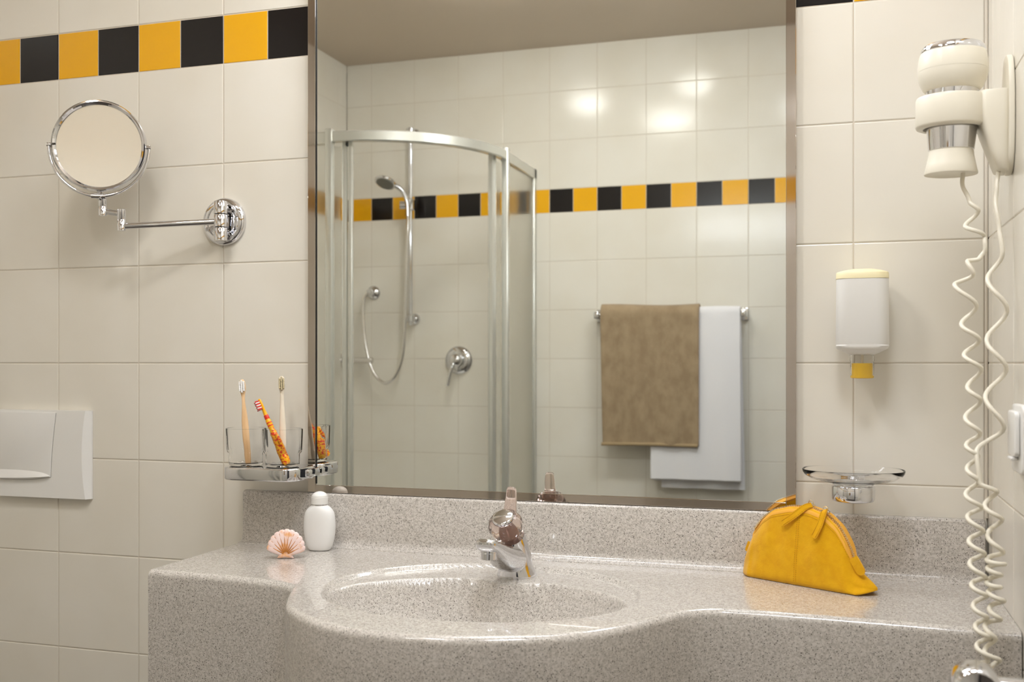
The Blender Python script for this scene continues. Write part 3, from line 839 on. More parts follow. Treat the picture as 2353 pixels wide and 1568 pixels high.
# ------------------------------------------------------------------ soap dish
sd = thing('soap_dish_holder', 'chrome cup-shaped wall holder under the glass soap dish', 'holder', (1.598, 0, .98))
QX, QY = 1.5985, -.070
bm = bm_new(); lathe(bm, (QX, QY, .9790), (0, 0, 1), [(.028, 0), (.0320, .0015), (.0335, .005), (.0335, .0240), (.0325, .0252), (.0285, .0252), (.0280, .0235), (.002, .0235)], 48); obj('cup', bm, M['chrome'], sd)
bm = bm_new(); tube(bm, [(QX, -.0006, .992), (QX, -.045, .992)], .008, 16); lathe(bm, (QX, -.0006, .992), (0, -1, 0), [(.018, 0), (.018, .004), (.009, .007)], 28); obj('wall_mount', bm, M['chrome'], sd)
bm = bm_new(); seg = 72; rings = []
for r, h, p in ((.026, 0, 2), (.0290, .0008, 2), (.0310, .003, 2), (.045, .006, 2.1), (.062, .0105, 2.2), (.0715, .0165, 2.3), (.0745, .0215, 2.3), (.0752, .0250, 2.3), (.0747, .0257, 2.3), (.0738, .0250, 2.3), (.0702, .0182, 2.3), (.0612, .0124, 2.2), (.045, .0080, 2.1), (.028, .0052, 2), (.002, .0050, 2)):
    rings.append([bm.verts.new((QX+r*1.045*(abs(cos(2*pi*k/seg))**(2/p))*(1 if cos(2*pi*k/seg) > 0 else -1), QY+r*.82*(abs(sin(2*pi*k/seg))**(2/p))*(1 if sin(2*pi*k/seg) > 0 else -1), 1.0046+h)) for k in range(seg)])
ring_faces(bm, rings)
tag(obj('glass_soap_dish', bm, M['glass'], None, angle=50), 'shallow oval clear glass soap dish on a chrome wall cup', 'soap dish')

# ------------------------------------------------------------------ cosmetic bag
bo = Vector((1.4241, -.0666, 0)); bd = Vector((.868, -.497, 0)); bn = Vector((.497, .868, 0)); BT = .028
bag = thing('cosmetic_bag', 'mustard yellow suede pouch with brass zip leaning on the counter near the corner', 'bag', (bo+bd*.1+bn*.028+Vector((0, 0, Z0))))
outline = [(-.0150, .006), (-.0135, .022), (-.0055, .0455), (.008, .074), (.026, .0960), (.047, .1110), (.079, .1200), (.1145, .1215), (.140, .1140), (.1625, .0965), (.1775, .0725), (.1870, .0500), (.1960, .0330), (.2080, .0235), (.2190, .0165), (.2235, .0105)]
def Hb(u):
    for (a, b), (c, d) in zip(outline[:-1], outline[1:]):
        if a <= u <= c: return b+(d-b)*(u-a)/(c-a)
    return outline[0][1] if u < outline[0][0] else outline[-1][1]
def smoothH(u): return (Hb(u-.004)+Hb(u-.002)+Hb(u)+Hb(u+.002)+Hb(u+.004))/5
def Tb(u):
    t = (u+.0150)/.2385
    e = min(1, t/.10)**.6*min(1, (1-t)/.085)**.7
    return BT*max(.05, e)
def bp(u, off, z): return bo+bd*u+bn*(.028+off)+Vector((0, 0, Z0+.0008+z))
from mathutils import noise as mnoise
bm = bm_new(); secs = []; NU = 90; NS = 22
ZW = .0105
def zipw(u):
    t = min(1, max(0, (u-.015)/.03))*min(1, max(0, (.192-u)/.012)); return ZW*t
for i in range(NU+1):
    u = -.0150+.2385*i/NU; H = smoothH(u); T = Tb(u); zw = zipw(u)
    lift = max(0, (u-.200)/.0235)**1.5*.0075+max(0, (.0-u)/.015)**1.5*.002
    sec = []
    for sgn in (-1, 1):
        row = []
        for k in range(NS+1):
            s = k/NS
            off = zw+(T-zw)*(1-s)**.62*(1+.10*sin(pi*s))
            if s < .06: off = T*(.90+.10*s/.06)
            z = lift+(H-lift)*s
            f = mnoise.noise(Vector((u*26, s*2.2, sgn*3.)))*.0035*sin(pi*min(1, s*1.1))*min(1, T/.02)
            # pinched folds near both lower corners
            f += -.0035*exp(-((u-.195-.02*(s))/.010)**2)*exp(-((s-.35)/.3)**2)-.003*exp(-((u-.012)/.010)**2)*exp(-((s-.3)/.25)**2)
            row.append(bp(u, sgn*(off+f), z))
        sec += row if sgn == -1 else list(reversed(row))
    secs.append(sec)
loft(bm, secs); obj('pouch_body', bm, M['suede'], bag, angle=70)
# zip tape and teeth over the top
def front_off(u, s):
    T = Tb(u); zw = zipw(u); off = zw+(T-zw)*(1-s)**.62*(1+.10*sin(pi*s))
    if s < .06: off = T*(.90+.10*s/.06)
    f = mnoise.noise(Vector((u*26, s*2.2, -3.)))*.0035*sin(pi*min(1, s*1.1))*min(1, T/.02)
    f += -.0035*exp(-((u-.195-.02*s)/.010)**2)*exp(-((s-.35)/.3)**2)-.003*exp(-((u-.012)/.010)**2)*exp(-((s-.3)/.25)**2)
    return -(off+f)
us = [.004+.188*i/70 for i in range(71)]
bm = bm_new(); secs = []
for u in us:
    H = smoothH(u); sl = (smoothH(u+.003)-smoothH(u-.003))/.006; nn = Vector((-sl, 1)).normalized()
    w_ = max(.0030, zipw(u))+.0012
    def q(o, h): return bp(u+nn.x*h, o, H+nn.y*h)
    secs.append([bp(u, front_off(u, .935)-.0003, H*.935), bp(u, front_off(u, .972)-.0009, H*.972+.0004), q(-w_*.6, .0006), q(-w_*.25, .0018), q(w_*.5, .0020), q(w_*.98, .0012), q(w_, -.0035)])
loft(bm, secs); obj('zip_tape', bm, M['zip_tape'], bag, angle=60)
bm = bm_new()
Pz = [bp(u, -.0042, smoothH(u)+.0012) for u in [.008+.180*i/300 for i in range(301)]]
Pz = resample(Pz, .00165)
for i in range(1, len(Pz)-1):
    tt = (Pz[i+1]-Pz[i-1]).normalized(); nn = bn.cross(tt).normalized()
    if nn.z < 0: nn = -nn
    sd_ = .0012 if i % 2 else -.0012
    mtx = Matrix((( *tt, ), (*bn, ), (*nn, ))).transposed().to_4x4(); mtx.translation = Pz[i]+bn*sd_+nn*.0008
    bmesh.ops.create_cube(bm, size=1, matrix=mtx @ Matrix.Diagonal((.0010, .0040, .0026, 1)))
obj('zip_teeth', bm, M['brass'], bag, smooth=False)
# sliders and leather pulls
def pull(u0, path, w, name='zip_pull'):
    H = smoothH(u0); c = bp(u0, 0, H+.004)
    bm = bm_new(); box(bm, -.005, .005, -.0045, .0045, -.002, .002, .0012)
    sl = math.atan2(smoothH(u0+.003)-smoothH(u0-.003), .006)
    rot = Matrix((( *bd, ), (*bn, ), (0, 0, 1))).transposed().to_4x4() @ Matrix.Rotation(-sl, 4, 'Y')
    rot.translation = c
    bmesh.ops.transform(bm, matrix=rot, verts=bm.verts)
    ring = [c+bd*(.0042*cos(2*pi*k/16))+Vector((0, 0, .0035+.0042*sin(2*pi*k/16)))-bn*.002 for k in range(16)]
    tube(bm, ring, .0009, 8, closed=True)
    obj('zip_slider', bm, M['brass'], bag)
    P = smooth_path([bp(*p) for p in path], 6)
    bm = bm_new(); secs = []; n = len(P)
    for i, p in enumerate(P):
        t_ = (P[min(i+1, n-1)]-P[max(i-1, 0)]).normalized()
        nr = (-bn+Vector((0, 0, .15))); nr = (nr-t_*nr.dot(t_)).normalized(); s_ = t_.cross(nr)
        ww = w*(.75+.25*min(1, i/8)); 
        if i >= n-3: ww *= (.95, .8, .45)[i-(n-3)]
        secs.append([p+s_*ww/2-nr*.0009, p+s_*ww/2+nr*.0009, p-s_*ww/2+nr*.0009, p-s_*ww/2-nr*.0009])
    loft(bm, secs); zp = obj(name, bm, M['suede'], bag, smooth=False)
    bm = bm_new()
    for i in range(2, n-3):
        p = P[i]; t_ = (P[i+1]-P[i-1]).normalized(); nr = (-bn+Vector((0, 0, .15))); nr = (nr-t_*nr.dot(t_)).normalized(); s_ = t_.cross(nr)
        for e in (-1, 1):
            tube(bm, [p+s_*(e*w*.33)+nr*.0011-t_*.0010, p+s_*(e*w*.33)+nr*.0011+t_*.0010], .00028, 5)
    obj('stitches', bm, M['suede_dark'], zp)
pull(.112, [(.116, -.006, .1265), (.108, -.0140, .1225), (.092, -.0195, .1085), (.080, -.0235, .0990), (.073, -.0245, .0940)], .0105)
pull(.138, [(.140, -.0065, .1215), (.141, -.0135, .1170), (.1385, -.0200, .1000), (.134, -.0250, .0860), (.131, -.0275, .0790)], .0105)
# centre seam and top seam stitches
bm = bm_new()
for e in (-1, 1):
    for k in range(30):
        s = .05+.84*k/30; u = .0985+e*.0019
        H = smoothH(u)
        tube(bm, [bp(u, front_off(u, s)-.0003, H*s), bp(u, front_off(u, s+.013)-.0003, H*(s+.013))], .00030, 5)
for k in range(95):
    u = .010+.176*k/95; s = .905; u2 = u+.0011
    tube(bm, [bp(u, front_off(u, s)-.0003, smoothH(u)*s), bp(u2, front_off(u2, s)-.0003, smoothH(u2)*s)], .00028, 5)
obj('seam_stitches', bm, M['suede_dark'], bag)
bm = bm_new(); secs = []
for k in range(17):
    s = .03+.90*k/16; u = .0985; H = smoothH(u)
    secs.append([bp(u-.0008, front_off(u, s)+.0006, H*s), bp(u, front_off(u, s)-.0006, H*s), bp(u+.0008, front_off(u, s)+.0006, H*s)])
loft(bm, secs); obj('centre_seam', bm, M['suede'], bag)
# end tabs
def tab(u0, z0, u1, z1, w, off):
    bm = bm_new(); p0, p1 = Vector((u0, z0)), Vector((u1, z1)); d = (p1-p0).normalized(); s = Vector((-d.y, d.x)); L_ = (p1-p0).length
    secs = []
    for t_, ww in ((0, .9), (.1, 1), (.5, 1), (.8, .98), (.93, .75), (1, .35)):
        c = p0+d*(L_*t_)
        secs.append([bp(c.x+s.x*w/2*ww, off-.0015, c.y+s.y*w/2*ww), bp(c.x+s.x*w/2*ww, off-.004, c.y+s.y*w/2*ww), bp(c.x-s.x*w/2*ww, off-.004, c.y-s.y*w/2*ww), bp(c.x-s.x*w/2*ww, off-.0015, c.y-s.y*w/2*ww)])
    loft(bm, secs); obj('end_tab', bm, M['suede'], bag, angle=60)
tab(.190, .054, .2060, .0300, .015, -.0085)
tab(-.0045, .052, -.0110, .0360, .007, .004)

# ------------------------------------------------------------------ hair dryer and wall holder
DX, DYY = 1.7265, -.238
dr = thing('hair_dryer', 'cream wall hair dryer with chrome bands in its round holder', 'hair dryer', (DX, DYY, 1.4655))
tl_ = Vector((.015, -.02, 1)).normalized()
O = Vector((DX, DYY, 1.4655))
bm = bm_new(); lathe(bm, O, tl_, [(.0315, .002), (.0350, 0), (.0355, .0015), (.0325, .014), (.0300, .026), (.0292, .034)], 48); obj('nozzle', bm, M['cream_plastic'], dr)
bm = bm_new(); lathe(bm, O, tl_, [(.0285, .033), (.0302, .034), (.0338, .068), (.0345, .080), (.0345, .125)], 48, cap0=False, cap1=False); obj('chrome_neck', bm, M['chrome'], dr)
bm = bm_new(); lathe(bm, O, tl_, [(.0340, .1160), (.0365, .1168), (.0395, .1200), (.0432, .1275), (.0455, .1350), (.0461, .1400), (.0463, .1438)], 48, cap1=False); obj('body', bm, M['cream_plastic'], dr)
bm = bm_new(); lathe(bm, O, tl_, [(.0462, .1440), (.0464, .150), (.0455, .158), (.0442, .1655), (.0430, .1695)], 48, cap0=False); obj('rear_cover', bm, M['cream_plastic'], dr)
bm = bm_new(); lathe(bm, O, tl_, [(.0428, .1685), (.0432, .1700), (.0414, .1765), (.0390, .1795), (.0350, .1805), (.0340, .178), (.002, .178)], 48); obj('intake_rim', bm, M['chrome'], dr)
hh = thing('hair_dryer_holder', 'cream wall holder with ring gripping the hair dryer', 'holder', (XR, -.238, 1.46))
bm = bm_new(); lathe(bm, O+tl_*.064, tl_, [(.0375, 0), (.0405, -.001), (.0465, .001), (.0480, .004), (.0480, .0400), (.0468, .0430), (.0420, .0440), (.0385, .0430), (.0375, .041)], 56, cap0=False, cap1=False)
# close inner wall
lathe(bm, O+tl_*.064, tl_, [(.0375, 0), (.0375, .041)], 56, cap0=False, cap1=False)
obj('ring', bm, M['cream_plastic'], hh, angle=50)
bm = bm_new(); secs = []
for z, xf, hw in ((1.4640, 1.7870, .0245), (1.4660, 1.7835, .0270), (1.490, 1.7745, .0300), (1.5150, 1.7660, .0320), (1.535, 1.7600, .0330), (1.5710, 1.7580, .0340), (1.5740, 1.7620, .0330)):
    w = XR-.0060-xf
    secs.append([(xf+w/2+x, -.240+y, z) for x, y in rrect(w, hw*2, min(.010, w*.45), 5)])
loft(bm, secs); obj('block', bm, M['cream_plastic'], hh, angle=45)
bm = bm_new(); out = []
for k in range(40):
    q = 2*pi*k/40; c_, s_ = cos(q), sin(q)
    out.append((-.240+.034*(abs(c_)**.75)*(1 if c_ > 0 else -1), 1.5430+.083*(abs(s_)**.75)*(1 if s_ > 0 else -1)))
prism(bm, out, lambda a, b, d: (d, a, b), XR-.0006, XR-.0085, .002); obj('wall_plate', bm, M['cream_plastic'], hh, angle=45)
CORD_A= [(1.7429, -0.2352, 1.4684, 's'), (1.7413, -0.2396, 1.45, 'L'), (1.7502, -0.2457, 1.4243, 'm'), (1.7615, -0.2486, 1.4119, 'R'), (1.7431, -0.2544, 1.389, 'L'), (1.7676, -0.2576, 1.375, 'R'), (1.7681, -0.2625, 1.3553, 'm'), (1.76, -0.2657, 1.3427, 'm'), (1.7445, -0.2663, 1.3407, 'L'), (1.7523, -0.2712, 1.3209, 'R'), (1.7271, -0.2747, 1.3075, 'L'), (1.7553, -0.2824, 1.2768, 'R'), (1.7344, -0.289, 1.2514, 'L'), (1.7571, -0.2943, 1.2304, 'R'), (1.7366, -0.2997, 1.2099, 'L'), (1.7586, -0.3045, 1.1912, 'R'), (1.7396, -0.3111, 1.1662, 'L'), (1.7562, -0.3155, 1.1497, 'R'), (1.7358, -0.3218, 1.126, 'L'), (1.7543, -0.3272, 1.1065, 'R'), (1.7358, -0.3314, 1.0903, 'L'), (1.7507, -0.3351, 1.0772, 'R'), (1.736, -0.3397, 1.0601, 'L'), (1.7507, -0.344, 1.0451, 'R'), (1.7334, -0.3487, 1.0274, 'L'), (1.7532, -0.3531, 1.0124, 'R'), (1.7346, -0.3565, 0.9997, 'L'), (1.7537, -0.3614, 0.9833, 'R'), (1.7352, -0.3651, 0.9695, 'L'), (1.7543, -0.3693, 0.9556, 'R'), (1.7354, -0.3729, 0.9423, 'L'), (1.7543, -0.3776, 0.9271, 'R'), (1.7366, -0.3803, 0.9166, 'L'), (1.755, -0.384, 0.9053, 'R'), (1.7378, -0.3878, 0.8912, 'L'), (1.7545, -0.3917, 0.8795, 'R'), (1.7395, -0.3952, 0.8666, 'L'), (1.7571, -0.3987, 0.8563, 'R'), (1.7402, -0.4021, 0.8438, 'L'), (1.767, -0.4066, 0.831, 'R'), (1.7536, -0.4108, 0.8164, 'L')]
CORD_B= [(1.7862, -0.25, 1.4641, 's'), (1.7833, -0.2549, 1.4424, 'L'), (1.781, -0.2605, 1.4178, 'L'), (1.7848, -0.2682, 1.3838, 'm'), (1.788, -0.2766, 1.3473, 'R'), (1.7675, -0.2849, 1.3118, 'L'), (1.7913, -0.2947, 1.2698, 'R'), (1.7639, -0.3045, 1.229, 'L'), (1.7876, -0.3136, 1.1913, 'R'), (1.7601, -0.3227, 1.154, 'L'), (1.7823, -0.3324, 1.1148, 'R'), (1.7475, -0.3401, 1.0833, 'L'), (1.751, -0.3502, 1.0435, 'm'), (1.7713, -0.3527, 1.0344, 'R'), (1.7552, -0.3576, 1.0147, 'L'), (1.7757, -0.3618, 0.9994, 'R'), (1.7571, -0.3671, 0.9782, 'L'), (1.7757, -0.3726, 0.9584, 'R'), (1.7551, -0.3748, 0.9488, 'L'), (1.7772, -0.376, 0.9453, 'R'), (1.7558, -0.3774, 0.9388, 'L'), (1.7722, -0.3795, 0.9319, 'R'), (1.7542, -0.3821, 0.9214, 'L'), (1.7712, -0.3834, 0.9172, 'R'), (1.7558, -0.3851, 0.91, 'L'), (1.7745, -0.3879, 0.9009, 'R'), (1.7562, -0.3906, 0.8898, 'L'), (1.7697, -0.3939, 0.8784, 'R'), (1.7505, -0.396, 0.8693, 'L'), (1.7629, -0.4002, 0.855, 'R'), (1.7494, -0.4044, 0.8387, 'L'), (1.753, -0.4075, 0.8279, 'R'), (1.7358, -0.4097, 0.8183, 'L'), (1.7484, -0.4128, 0.8084, 'R')]

def cord(pts, rad, depth):
    """a coil seen through its turning points: L / R = outermost left / right turn"""
    out = []; side = 1
    for i in range(len(pts)-1):
        x0, y0, z0, t0 = pts[i]; x1, y1, z1, t1 = pts[i+1]
        straight = (t0 in 'sm' or t1 in 'sm')
        n = 10
        # right-going turns pass in front, left-going ones behind
        sgn = -1 if x1 > x0 else 1
        amp = depth*min(1, abs(x1-x0)/.018) if not straight else depth*.25
        for k in range(n):
            t = k/n; e = (1-cos(pi*t))/2
            e = .75*e+.25*t if straight else e
            zz = z0+(z1-z0)*t
            out.append((x0+(x1-x0)*e, y0+(y1-y0)*t+sgn*amp*sin(pi*t), zz))
    x, y, z, _ = pts[-1]; out.append((x, y, z))
    P = [Vector(p) for p in out]
    for _ in range(2):
        P = [P[0]]+[(P[i-1]+P[i]*2+P[i+1])/4 for i in range(1, len(P)-1)]+[P[-1]]
    bm = bm_new(); tube(bm, P, rad, 10); return bm
CORD_A[0] = (CORD_A[0][0], CORD_A[0][1], 1.470, 's')
obj('coiled_cord', cord(CORD_A, .0030, .0105), M['cream_plastic'], dr, angle=80)
obj('coiled_cord', cord(CORD_B, .0030, .0105), M['cream_plastic'], dr, angle=80)

# ------------------------------------------------------------------ socket and rail end on the right wall
so = thing('wall_socket', 'white electrical socket with hinged cover on the right tiled wall', 'socket', (XR, -.34, 1.06))
bm = bm_new(); prism(bm, [(-.352+x, 1.103+z) for x, z in rrect(.086, .088, .010, 5)], lambda a, b, d: (d, a, b), XR-.0006, XR-.0110, .003); obj('frame', bm, M['white_plastic'], so, angle=40)
bm = bm_new(); prism(bm, [(-.352+x, 1.110+z) for x, z in rrect(.060, .058, .008, 5)], lambda a, b, d: (d, a, b), XR-.0112, XR-.0175, .0025); obj('cover_flap', bm, M['white_plastic'], so, angle=40)
bm = bm_new(); box(bm, XR-.020, XR-.0112, -.367, -.337, 1.076, 1.080, .0015); obj('flap_lip', bm, M['white_plastic'], so)

tr_ = thing('towel_rail', 'short chrome towel rail end on the right wall in front of the counter', 'towel rail', (XR, -.66, .86))
bm = bm_new(); lathe(bm, (XR-.0006, -.662, .868), (-1, 0, 0), [(.024, 0), (.024, .004), (.020, .008), (.0125, .012), (.0125, .075)], 36); obj('post', bm, M['chrome'], tr_)
bm = bm_new(); lathe(bm, (1.7090, -.640, .868), (0, -1, 0), [(.004, 0), (.0200, .001), (.0238, .004), (.0245, .008), (.0245, .038), (.0230, .042), (.0200, .044), (.013, .042), (.001, .041)], 44); obj('end_cap', bm, M['chrome'], tr_)

# ------------------------------------------------------------------ towel bar and towels on the front wall
WY = YF
tb = thing('towel_bar', 'chrome towel bar on the tiled wall behind the towels', 'towel bar', (.945, WY, 1.39))
for x in (.660, 1.232):
    bm = bm_new(); box(bm, x-.014, x+.014, WY+.0006, WY+.012, 1.365, 1.415, .003); box(bm, x-.011, x+.011, WY+.010, WY+.085, 1.377, 1.405, .005); obj('bracket', bm, M['chrome'], tb)
bm = bm_new(); tube(bm, [(.655, WY+.070, 1.391), (1.237, WY+.070, 1.391)], .008, 16); obj('bar', bm, M['chrome'], tb)

def towel(name, x0, x1, zb_front, zb_back, mt, label, base, th, ztop, seed, hem=None, skew=0., xshift=.0):
    """cloth folded over the bar; base = clearance of the cloth from the bar centre"""
    bm = bm_new(); NX = 34; secs = []
    yb, zb = WY+.070, 1.391
    for i in range(NX+1):
        f = i/NX; X = x0+(x1-x0)*f
        path = []
        rise = ztop-zb+.004*sin(f*5+seed)
        r = base
        nf = 22
        for k in range(nf+1):
            s = k/nf; z = zb_front+(zb-zb_front)*s
            wob = .004*sin(X*46+seed+2.0*s)*(1-s*.7)+.0025*mnoise.noise(Vector((X*9, z*5, seed)))
            bulge = .006*(1-s)
            xx = X+xshift*(1-s)+skew*(f-.5)*(1-s)
            path.append(Vector((xx, yb+r+wob+bulge, z)))
        for k in range(1, 10):
            q = pi*k/10; path.append(Vector((X, yb+r*cos(q), zb+rise*sin(q))))
        for k in range(1, 16):
            s = k/15; z = zb+(zb_back-zb)*s
            path.append(Vector((X, yb-r*.9-.001*sin(X*40), z)))
        # thickness: offset outwards
        P = path; n = len(P); o1 = []; o2 = []
        for k, p in enumerate(P):
            t_ = (P[min(k+1, n-1)]-P[max(k-1, 0)]).normalized(); nr = Vector((0, t_.z, -t_.y)).normalized()
            edge = 1.
            o1.append(p+nr*th/2*edge); o2.append(p-nr*th/2*edge)
        secs.append(o1+list(reversed(o2)))
    loft(bm, secs)
    o = obj(name, bm, mt, None, angle=70)
    bv = o.modifiers.new('soft', 'BEVEL'); bv.width = th*.3; bv.segments = 2; bv.limit_method = 'ANGLE'; bv.angle_limit = radians(50)
    return o
bw = towel('towel', .680, 1.068, .8800, .95, M['towel_brown'], '', .029, .011, 1.426, 1.3, xshift=.006, skew=-.012)
tag(bw, 'brown terry towel folded over the bar on top of the white one', 'towel', 'towels on the bar')
wt_ = thing('towel', 'long white terry towel hanging under the brown one', 'towel', (1.06, WY+.07, .72), 'towels on the bar')
o1 = towel('front_layer', .884, 1.222, .7480, .74, M['towel_white'], '', .0150, .012, 1.411, 4.1, skew=.010); o1.parent = wt_; o1.location = -wt_.location
bm = bm_new(); secs = []
for i in range(25):
    f = i/24; X = .915+.322*f; row = []
    for k in range(16):
        s = k/15; z = .7120+(1.36-.7120)*s; row.append(Vector((X-.014*s*f, WY+.048+.004*sin(X*40+s)-.0*s, z)))
    secs.append([p+Vector((0, .0055, 0)) for p in row]+[p-Vector((0, .0055, 0)) for p in reversed(row)])
loft(bm, secs); obj('back_layer', bm, M['towel_white'], wt_, angle=70)
bm = bm_new(); tube(bm, smooth_path([(.688, WY+.112, .8815), (.80, WY+.114, .8835), (.92, WY+.110, .8840), (1.064, WY+.112, .8820)], 10), .0068, 10, flat=.75); obj('hem', bm, mat('brown_hem', s2l((168, 146, 112)), .9), bw)
bw.children[0].location = (0, 0, 0)

# ------------------------------------------------------------------ shower enclosure
EC = Vector((-.10, -1.94)); ER = .478; EZ = 2.0
en = thing('shower_enclosure', 'quadrant corner shower enclosure with frosted sliding doors standing open', 'shower enclosure', (-.05, -1.9, .0))
def arc(r, a0, a1, n): return [(EC.x+r*cos(radians(a0+(a1-a0)*k/n)), EC.y+r*sin(radians(a0+(a1-a0)*k/n))) for k in range(n+1)]
def band(bm, P, w, z0, z1):
    """profile swept along plan polyline"""
    secs = []; n = len(P)
    for i, p in enumerate(P):
        a = Vector(P[max(i-1, 0)]); b = Vector(P[min(i+1, n-1)]); t_ = (b-a).normalized(); nn = Vector((-t_.y, t_.x))
        p = Vector(p); q0 = p-nn*w/2; q1 = p+nn*w/2
        e = .003
        secs.append([(q0.x, q0.y, z0+e), (q0.x+nn.x*e, q0.y+nn.y*e, z0), (q1.x-nn.x*e, q1.y-nn.y*e, z0), (q1.x, q1.y, z0+e), (q1.x, q1.y, z1-e), (q1.x-nn.x*e, q1.y-nn.y*e, z1), (q0.x+nn.x*e, q0.y+nn.y*e, z1), (q0.x, q0.y, z1-e)])
    loft(bm, secs)
bm = bm_new(); band(bm, arc(ER, 0, 90, 40), .030, EZ-.036, EZ); obj('top_rail', bm, M['alu_white'], en, angle=30)
bm = bm_new(); band(bm, arc(ER, 0, 90, 40), .036, .13, .165); obj('bottom_rail', bm, M['alu_white'], en, angle=30)
PX = EC.x+ER; PYY = EC.y+ER
for line in ([(PX, EC.y), (PX, YF+.001)], [(EC.x, PYY), (XL+.001, PYY)]):
    for w_, z0_, z1_ in ((.026, EZ-.042, EZ), (.03, .13, .165)):
        bm = bm_new(); band(bm, line, w_, z0_, z1_); obj('panel_rail', bm, M['alu_white'], en, angle=30)
def etched(name, bm, outward):
    bmesh.ops.recalc_face_normals(bm, faces=bm.faces)
    for f in bm.faces: f.material_index = 0 if f.normal.dot(outward(f.calc_center_median())) > .7 else 1
    return obj(name, bm, [M['frosted'], M['clear_face']], en, smooth=False)
def post(x, y, w, d, m, z1=EZ+.002, rot=0., z0=.13, name='post'):
    bm = bm_new(); box(bm, -w/2, w/2, -d/2, d/2, z0, z1, .004)
    bmesh.ops.transform(bm, matrix=Matrix.Translation((x, y, 0)) @ Matrix.Rotation(rot, 4, 'Z'), verts=bm.verts)
    return obj(name, bm, m, en, angle=40)
post(PX+.006, EC.y, .026, .026, M['alu_white'], EZ+.010); post(EC.x, PYY+.006, .026, .026, M['alu_white'], EZ+.010)
post(PX, YF+.016, .026, .03, M['alu_white']); post(XL+.016, PYY, .03, .026, M['alu_white'])
bm = bm_new(); box(bm, PX-.003, PX+.003, YF+.03, EC.y-.012, .16, EZ-.04); etched('glass_panel', bm, lambda c: Vector((1, 0, 0)))
bm = bm_new(); box(bm, XL+.03, EC.x-.012, PYY-.003, PYY+.003, .16, EZ-.04); etched('glass_panel', bm, lambda c: Vector((0, 1, 0)))
# the two curved doors slid back: their leading stiles and narrow visible glass
for a0, a1, st in ((0.8, 5.6, 8.2), (89.2, 86.0, 83.2)):
    bm = bm_new(); band(bm, arc(ER-.016, a0, a1, 6), .006, .17, EZ-.045); etched('sliding_door_glass', bm, lambda c: Vector((c.x-EC.x, c.y-EC.y, 0)).normalized())
for a, w, dr_ in ((7.5, .017, .020), (10.2, .015, .017), (84.4, .017, .020), (81.6, .015, .017)):
    x = EC.x+(ER-dr_)*cos(radians(a)); y = EC.y+(ER-dr_)*sin(radians(a))
    post(x, y, .020, w, M['alu_white'], EZ-.030, radians(a), .165, 'door_stile')
for a in (8.8, 83.0):
    bm = bm_new()
    x = EC.x+(ER-.018)*cos(radians(a)); y = EC.y+(ER-.018)*sin(radians(a)); lathe(bm, (x, y, EZ-.034), (0, 0, -1), [(.010, 0), (.010, .012), (.004, .014)], 16)
    obj('roller', bm, M['black_plastic'], en)
# tray
bm = bm_new(); out = [(XL+.002, YF+.002), (PX, YF+.002)]+arc(ER+.012, 0, 90, 24)+[(XL+.002, PYY+.01)]
prism(bm, out, lambda a, b, d: (a, b, d), .0005, .13, .004); obj('shower_tray', bm, M['white_plastic'], en, angle=30)

# ------------------------------------------------------------------ shower fittings on the front wall
rl = thing('shower_rail', 'tall chrome riser rail fixed to the tiles inside the shower', 'shower rail', (-.152, YF, 1.39))
RX, RY_ = -.150, YF+.052
bm = bm_new(); tube(bm, [(RX, RY_, 1.360), (RX, RY_, 2.198)], .0095, 18); obj('rail', bm, M['chrome'], rl)
for z in (1.388, 2.178):
    bm = bm_new(); lathe(bm, (RX, YF+.0006, z), (0, 1, 0), [(.024, 0), (.025, .006), (.020, .016), (.012, .022), (.012, .050)], 28)
    lathe(bm, (RX, RY_, z-.014), (0, 0, 1), [(.014, 0), (.018, .002), (.018, .028), (.014, .032)], 24); obj('rail_bracket', bm, M['chrome'], rl)
hs = thing('hand_shower', 'chrome hand shower with hose hung on the riser rail', 'hand shower', (RX, RY_, 1.88))
bm = bm_new(); lathe(bm, (RX, RY_+.006, 1.845), (0, 0, 1), [(.016, 0), (.020, .004), (.020, .044), (.016, .048)], 24); tube(bm, [(RX-.040, RY_+.02, 1.868), (RX, RY_+.006, 1.868)], .017, 16); obj('slider', bm, M['chrome'], hs)
hp = [(RX+.002, RY_+.035, 1.820), (RX, RY_+.040, 1.880), (RX-.018, RY_+.052, 1.925), (RX-.052, RY_+.075, 1.950)]
bm = bm_new(); P = smooth_path(hp, 6); tube(bm, P, [.0085+.004*abs(i/len(P)-.35) for i in range(len(P))], 16); obj('handle', bm, M['chrome'], hs)
hn = Vector((-.12, .50, -1)).normalized(); hc = Vector((RX-.075, RY_+.088, 1.958))
bm = bm_new(); lathe(bm, hc-hn*.012, hn, [(.008, 0), (.028, .003), (.043, .010), (.046, .016), (.044, .021), (.040, .022), (.002, .021)], 40); obj('spray_head', bm, M['chrome'], hs)
bm = bm_new(); lathe(bm, hc-hn*.012, hn, [(.037, .0212), (.037, .0235), (.002, .0245)], 36); obj('spray_face', bm, mat('grey_rubber', (.22, .22, .20), .5), hs)
OX, OZ = -.342, 1.505
bm = bm_new()
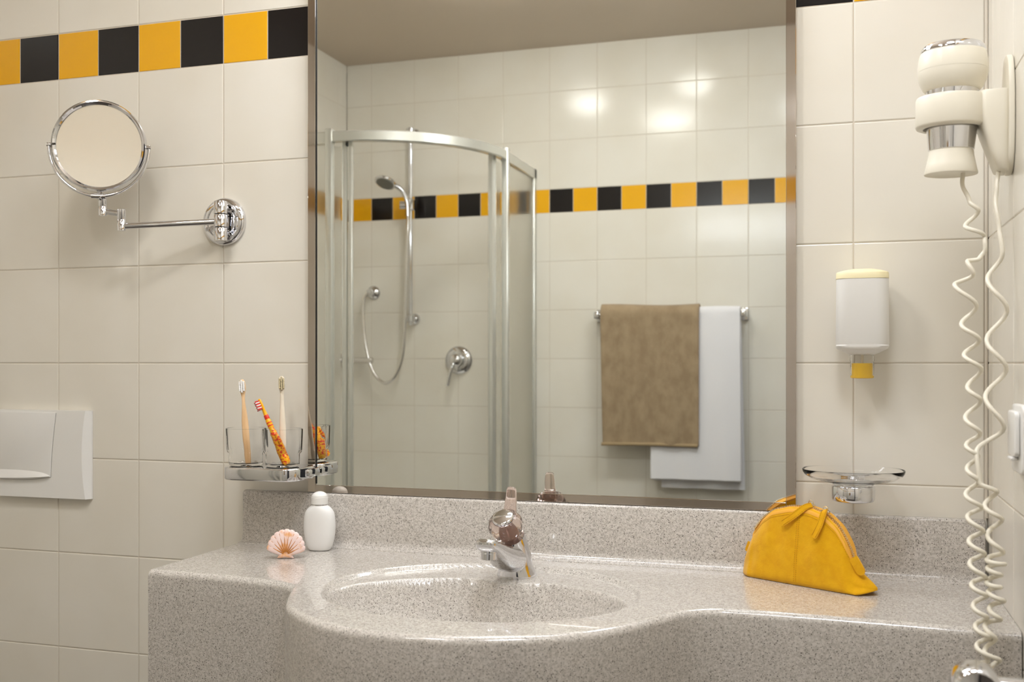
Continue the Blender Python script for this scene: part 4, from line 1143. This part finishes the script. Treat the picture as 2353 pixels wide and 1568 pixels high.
HPTS = [(OX-.004, YF+.052, OZ-.004), (OX-.022, YF+.058, OZ-.035), (OX-.024, YF+.060, OZ-.11), (OX-.012, YF+.062, OZ-.22), (OX+.012, YF+.064, OZ-.315), (OX+.045, YF+.066, OZ-.368), (OX+.085, YF+.068, OZ-.390), (OX+.128, YF+.070, OZ-.362),
        (OX+.160, YF+.072, OZ-.29), (OX+.176, YF+.078, OZ-.18), (OX+.183, YF+.082, OZ-.05), (OX+.188, YF+.084, OZ+.12), (RX+.003, RY_+.036, 1.76), (RX+.002, RY_+.035, 1.825)]
tube(bm, smooth_path(HPTS, 10), .0072, 12); obj('hose', bm, M['chrome_soft'], hs)
bm = bm_new(); lathe(bm, (OX, YF+.0006, OZ), (0, 1, 0), [(.029, 0), (.030, .006), (.025, .014), (.014, .020), (.014, .050), (.011, .056)], 30); tag(obj('hose_outlet', bm, M['chrome'], None), 'round chrome wall outlet feeding the shower hose', 'wall outlet')
mx = thing('shower_mixer', 'round chrome shower mixer with a lever on the shower tiles', 'shower mixer', (.050, YF, 1.212))
bm = bm_new(); lathe(bm, (.050, YF+.0006, 1.212), (0, 1, 0), [(.058, 0), (.060, .004), (.056, .012), (.044, .018), (.032, .020)], 48); obj('escutcheon', bm, M['chrome'], mx)
bm = bm_new(); lathe(bm, (.050, YF+.018, 1.212), (0, 1, 0), [(.027, 0), (.029, .006), (.027, .034), (.020, .042), (.002, .045)], 40); kn = obj('knob', bm, M['chrome'], mx)
bm = bm_new(); P = smooth_path([(.050, YF+.045, 1.208), (.044, YF+.060, 1.185), (.034, YF+.068, 1.150), (.026, YF+.072, 1.105)], 6); tube(bm, P, [.012-.005*i/len(P) for i in range(len(P))], 14, flat=.6); obj('lever', bm, M['chrome'], mx)
gb = thing('grab_bar', 'short horizontal chrome bar on the left wall inside the shower', 'grab bar', (XL, YF+.06, 1.21))
bm = bm_new(); lathe(bm, (XL+.0006, YF+.060, 1.212), (1, 0, 0), [(.028, 0), (.028, .006), (.012, .010), (.0115, .128), (.013, .130), (.013, .148), (.010, .151)], 28); obj('bar', bm, M['chrome_soft'], gb)
